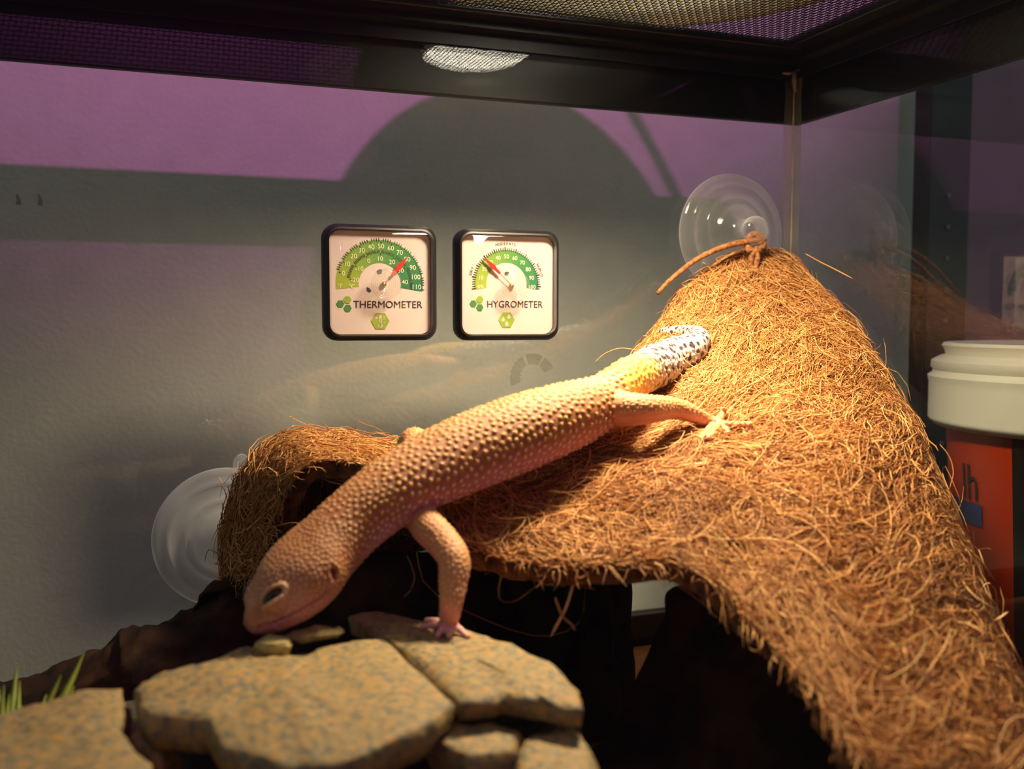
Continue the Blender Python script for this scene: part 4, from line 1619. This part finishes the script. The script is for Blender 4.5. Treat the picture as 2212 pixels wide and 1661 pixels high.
for i in range(nv):
    co, k, d = kd.find(Vector(Vc[i]))
    x_ = d / TR[k]
    if x_ < 1.25:
        disp[i] = TH_[k] * max(0.0, 1 - (x_ / 1.25) ** 2) ** 1.3
        msk[i] = max(0.0, 1 - x_ ** 2)
# darker rusty skin between the tubercles on the back, yellow on their tips, paler down the flank
mid = sst(spine_i, 2.0, 5.0) * sst(-spine_i, -13.2, -12.2) * is_body * sst(side_h, -0.5, -0.05) * (1 - 0.8 * dor)
gapc = c3(156, 86, 44)
g_ = (mid * (1 - msk) * (0.72 + 0.35 * nse2))
g_ = np.clip(g_, 0, 0.9)
colr = colr * (1 - g_[:, None]) + gapc[None] * g_[:, None]
tipc = lerp(c3(236, 206, 196), c3(222, 172, 68), sst(side_h, -0.30, 0.12))
tipc = np.where((spine_i < 7)[:, None] & is_body[:, None], c3(222, 182, 120)[None], tipc)
tipc = np.where(is_leg[:, None], c3(236, 188, 118)[None], tipc)
tipw = msk * np.where(wh > 0.5, 0.15, 1.0)
colr = colr * (1 - tipw[:, None]) + tipc * tipw[:, None]

# ---- tail spots, placed in rows round the tail
tail_pts = np.where((tl > 0.13) & is_body)[0]
spot = []
for i in rng.permutation(tail_pts):
    if side_h[i] < -0.85:
        continue
    rr = max(0.085, 0.17 * SR[near[i]] / 0.75) * rng.uniform(0.65, 1.35)
    if all(np.linalg.norm(Vc[i] - Vc[j]) > (rr + r2) * 1.22 for j, r2 in spot):
        spot.append((i, rr))
    if len(spot) > 260:
        break
sm_ = np.zeros(nv)
for j, rr in spot:
    dv = Vc[tail_pts] - Vc[j]
    d = np.linalg.norm(dv, axis=1) + 0.035 * nse2[tail_pts]
    sm_[tail_pts] = np.maximum(sm_[tail_pts], 1 - sst(d, rr * 0.8, rr))
sm_ *= sst(tl, 0.12, 0.2)
colr = colr * (1 - 0.95 * sm_[:, None]) + c3(52, 34, 34)[None] * (0.95 * sm_[:, None])
# shallow rings round the tail root
disp += 0.035 * np.sin(tl * 60) * sst(tl, 0.05, 0.15) * (1 - sst(tl, 0.45, 0.6)) * is_body

# ---- face: eyelids, ear, mouth, nostril
def frame(px, py, pa, pb):
    p, n = skin(px, py)
    a, b = skin(*pa)[0], skin(*pb)[0]
    t = (b - a)
    t = (t - n * t.dot(n)).normalized()
    return p, n, t, n.cross(t).normalized()


ep, en, et, eb = frame(585, 1285, (568, 1298), (604, 1270))
lids = [(ep, en, et, eb)]
mir = lambda p: p - hsd * (2 * (p - e0).dot(hsd))
mdir = lambda d: d - hsd * (2 * d.dot(hsd))
lids.append((mir(ep), mdir(en), mdir(et), mdir(eb)))
EA, EB = 0.33, 0.14
for p, n, t, b in lids:
    dv = Vc - np.array(p)
    a = dv @ np.array(t)
    c_ = dv @ np.array(b)
    dn = dv @ np.array(n)
    e = np.sqrt((a / EA) ** 2 + (c_ / EB) ** 2)
    on = np.abs(dn) < 0.45
    ringw = np.exp(-((e - 1.28) / 0.26) ** 2) * on
    lid_k = 1.0 if p is ep else 0.2
    disp += 0.10 * lid_k * ringw - 0.10 * (1 - sst(e, 0.6, 1.1)) * on
    colr = colr * (1 - 0.9 * lid_k * ringw[:, None]) + c3(218, 184, 134)[None] * 0.9 * lid_k * ringw[:, None]
    ins = (1 - sst(e, 0.85, 1.05)) * on
    colr = colr * (1 - 0.9 * ins[:, None]) + c3(40, 26, 22)[None] * 0.9 * ins[:, None]
rp_, rn_, rt_, rb_ = frame(722, 1238, (720, 1228), (726, 1252))
for p, n, t, b in ((rp_, rn_, rt_, rb_), (mir(rp_), mdir(rn_), mdir(rt_), mdir(rb_))):
    dv = Vc - np.array(p)
    a, c_, dn = dv @ np.array(t), dv @ np.array(b), dv @ np.array(n)
    e = np.sqrt((a / 0.20) ** 2 + (c_ / 0.11) ** 2)
    on = np.abs(dn) < 0.4
    ins = (1 - sst(e, 0.5, 1.1)) * on
    disp -= 0.22 * ins
    disp += 0.025 * np.exp(-((e - 1.5) / 0.35) ** 2) * on
    colr = colr * (1 - 0.85 * ins[:, None]) + c3(104, 24, 52)[None] * 0.85 * ins[:, None]
mouth = [np.array(skin(a, b)[0]) for a, b in ((533, 1366), (560, 1356), (600, 1342), (640, 1324), (675, 1304), (708, 1278))]
md = np.full(nv, 9.0)
mc = catmull(mouth, 10)
mc = np.vstack([mc, np.array([list(mir(Vector(q))) for q in mc])])
hsel = np.where((spine_i < 6) & is_body)[0]
for a in range(0, len(hsel), 20000):
    s_ = hsel[a:a + 20000]
    md[s_] = np.linalg.norm(Vc[s_][:, None, :] - mc[None], axis=2).min(1)
mw = np.exp(-(md / 0.05) ** 2)
disp -= 0.07 * mw
colr = colr * (1 - 0.65 * mw[:, None]) + c3(110, 50, 56)[None] * 0.65 * mw[:, None]
npnt = np.array(skin(531, 1344)[0])
nw = np.exp(-(np.linalg.norm(Vc - npnt, axis=1) / 0.05) ** 2)
disp -= 0.05 * nw
colr = colr * (1 - 0.8 * nw[:, None]) + c3(90, 40, 30)[None] * 0.8 * nw[:, None]
# hollow in front of the eye, ridge running to the nostril
for (a, b), r_, dd, cc_, cw in (((563, 1314), 0.26, -0.10, c3(156, 86, 40), 0.55), ((546, 1296), 0.22, 0.06, c3(206, 164, 120), 0.5), ((640, 1290), 0.4, -0.05, c3(214, 168, 160), 0.4)):
    q_ = np.array(skin(a, b)[0])
    g2 = np.exp(-(np.linalg.norm(Vc - q_, axis=1) / r_) ** 2)
    disp += dd * g2
    colr = colr * (1 - cw * g2[:, None]) + cc_[None] * cw * g2[:, None]
# loose folds behind the arm
fold = np.sin((spine_i) * 26) * np.exp(-((spine_i - 8.7) / 0.5) ** 2) * sst(-side_h, 0.1, 0.5) * is_body
disp += 0.035 * fold

Vd = Vc + Nn * disp[:, None]
colr = np.clip(colr * (1 + 0.06 * nse2[:, None]), 0, 1)
gk = bpy.data.objects.new('gecko', gme)
gme.name = 'gecko'
C.objects.link(gk)
go = Vector((Vd[:, 0].mean(), Vd[:, 1].mean(), Vd[:, 2].min()))
gk.location = go * U
gme.vertices.foreach_set('co', ((Vd - np.array(go)) * U).astype(np.float32).ravel())
gme.materials.clear()
gme.polygons.foreach_set('use_smooth', np.ones(len(gme.polygons), dtype=bool))
gme.update()
set_col(gk, colr)
gme.materials.append(None)
gme.materials[0] = attr_mat('gecko_skin', 0.5, sss=0.12, bump=0.35, bscale=2600, spec=0.4)
tag(gk, 'peach and yellow leopard gecko climbing from hammock to slate slab', 'gecko')
M_EYE = mat('dark_eye', srgb(22, 15, 13), 0.22, var=0.3, scale=300, spec=0.7)
for p, n, t, b in lids:
    v, f = [], []
    q = MB().lathe([(0, -1), (0.5, -0.87), (0.87, -0.5), (1, 0), (0.87, 0.5), (0.5, 0.87), (0, 1)], (0, 0, 0), 'Z', 18)
    ctr = p - n * 0.10
    vv = [ctr + t * (x_[0] * EA * 0.92) + b * (x_[1] * EB * 0.92) + n * (x_[2] * 0.10) for x_ in q.v]
    eo = obj('eye', vv, q.f, M_EYE, gk, True)
    eo['label'] = 'dark slit eye'
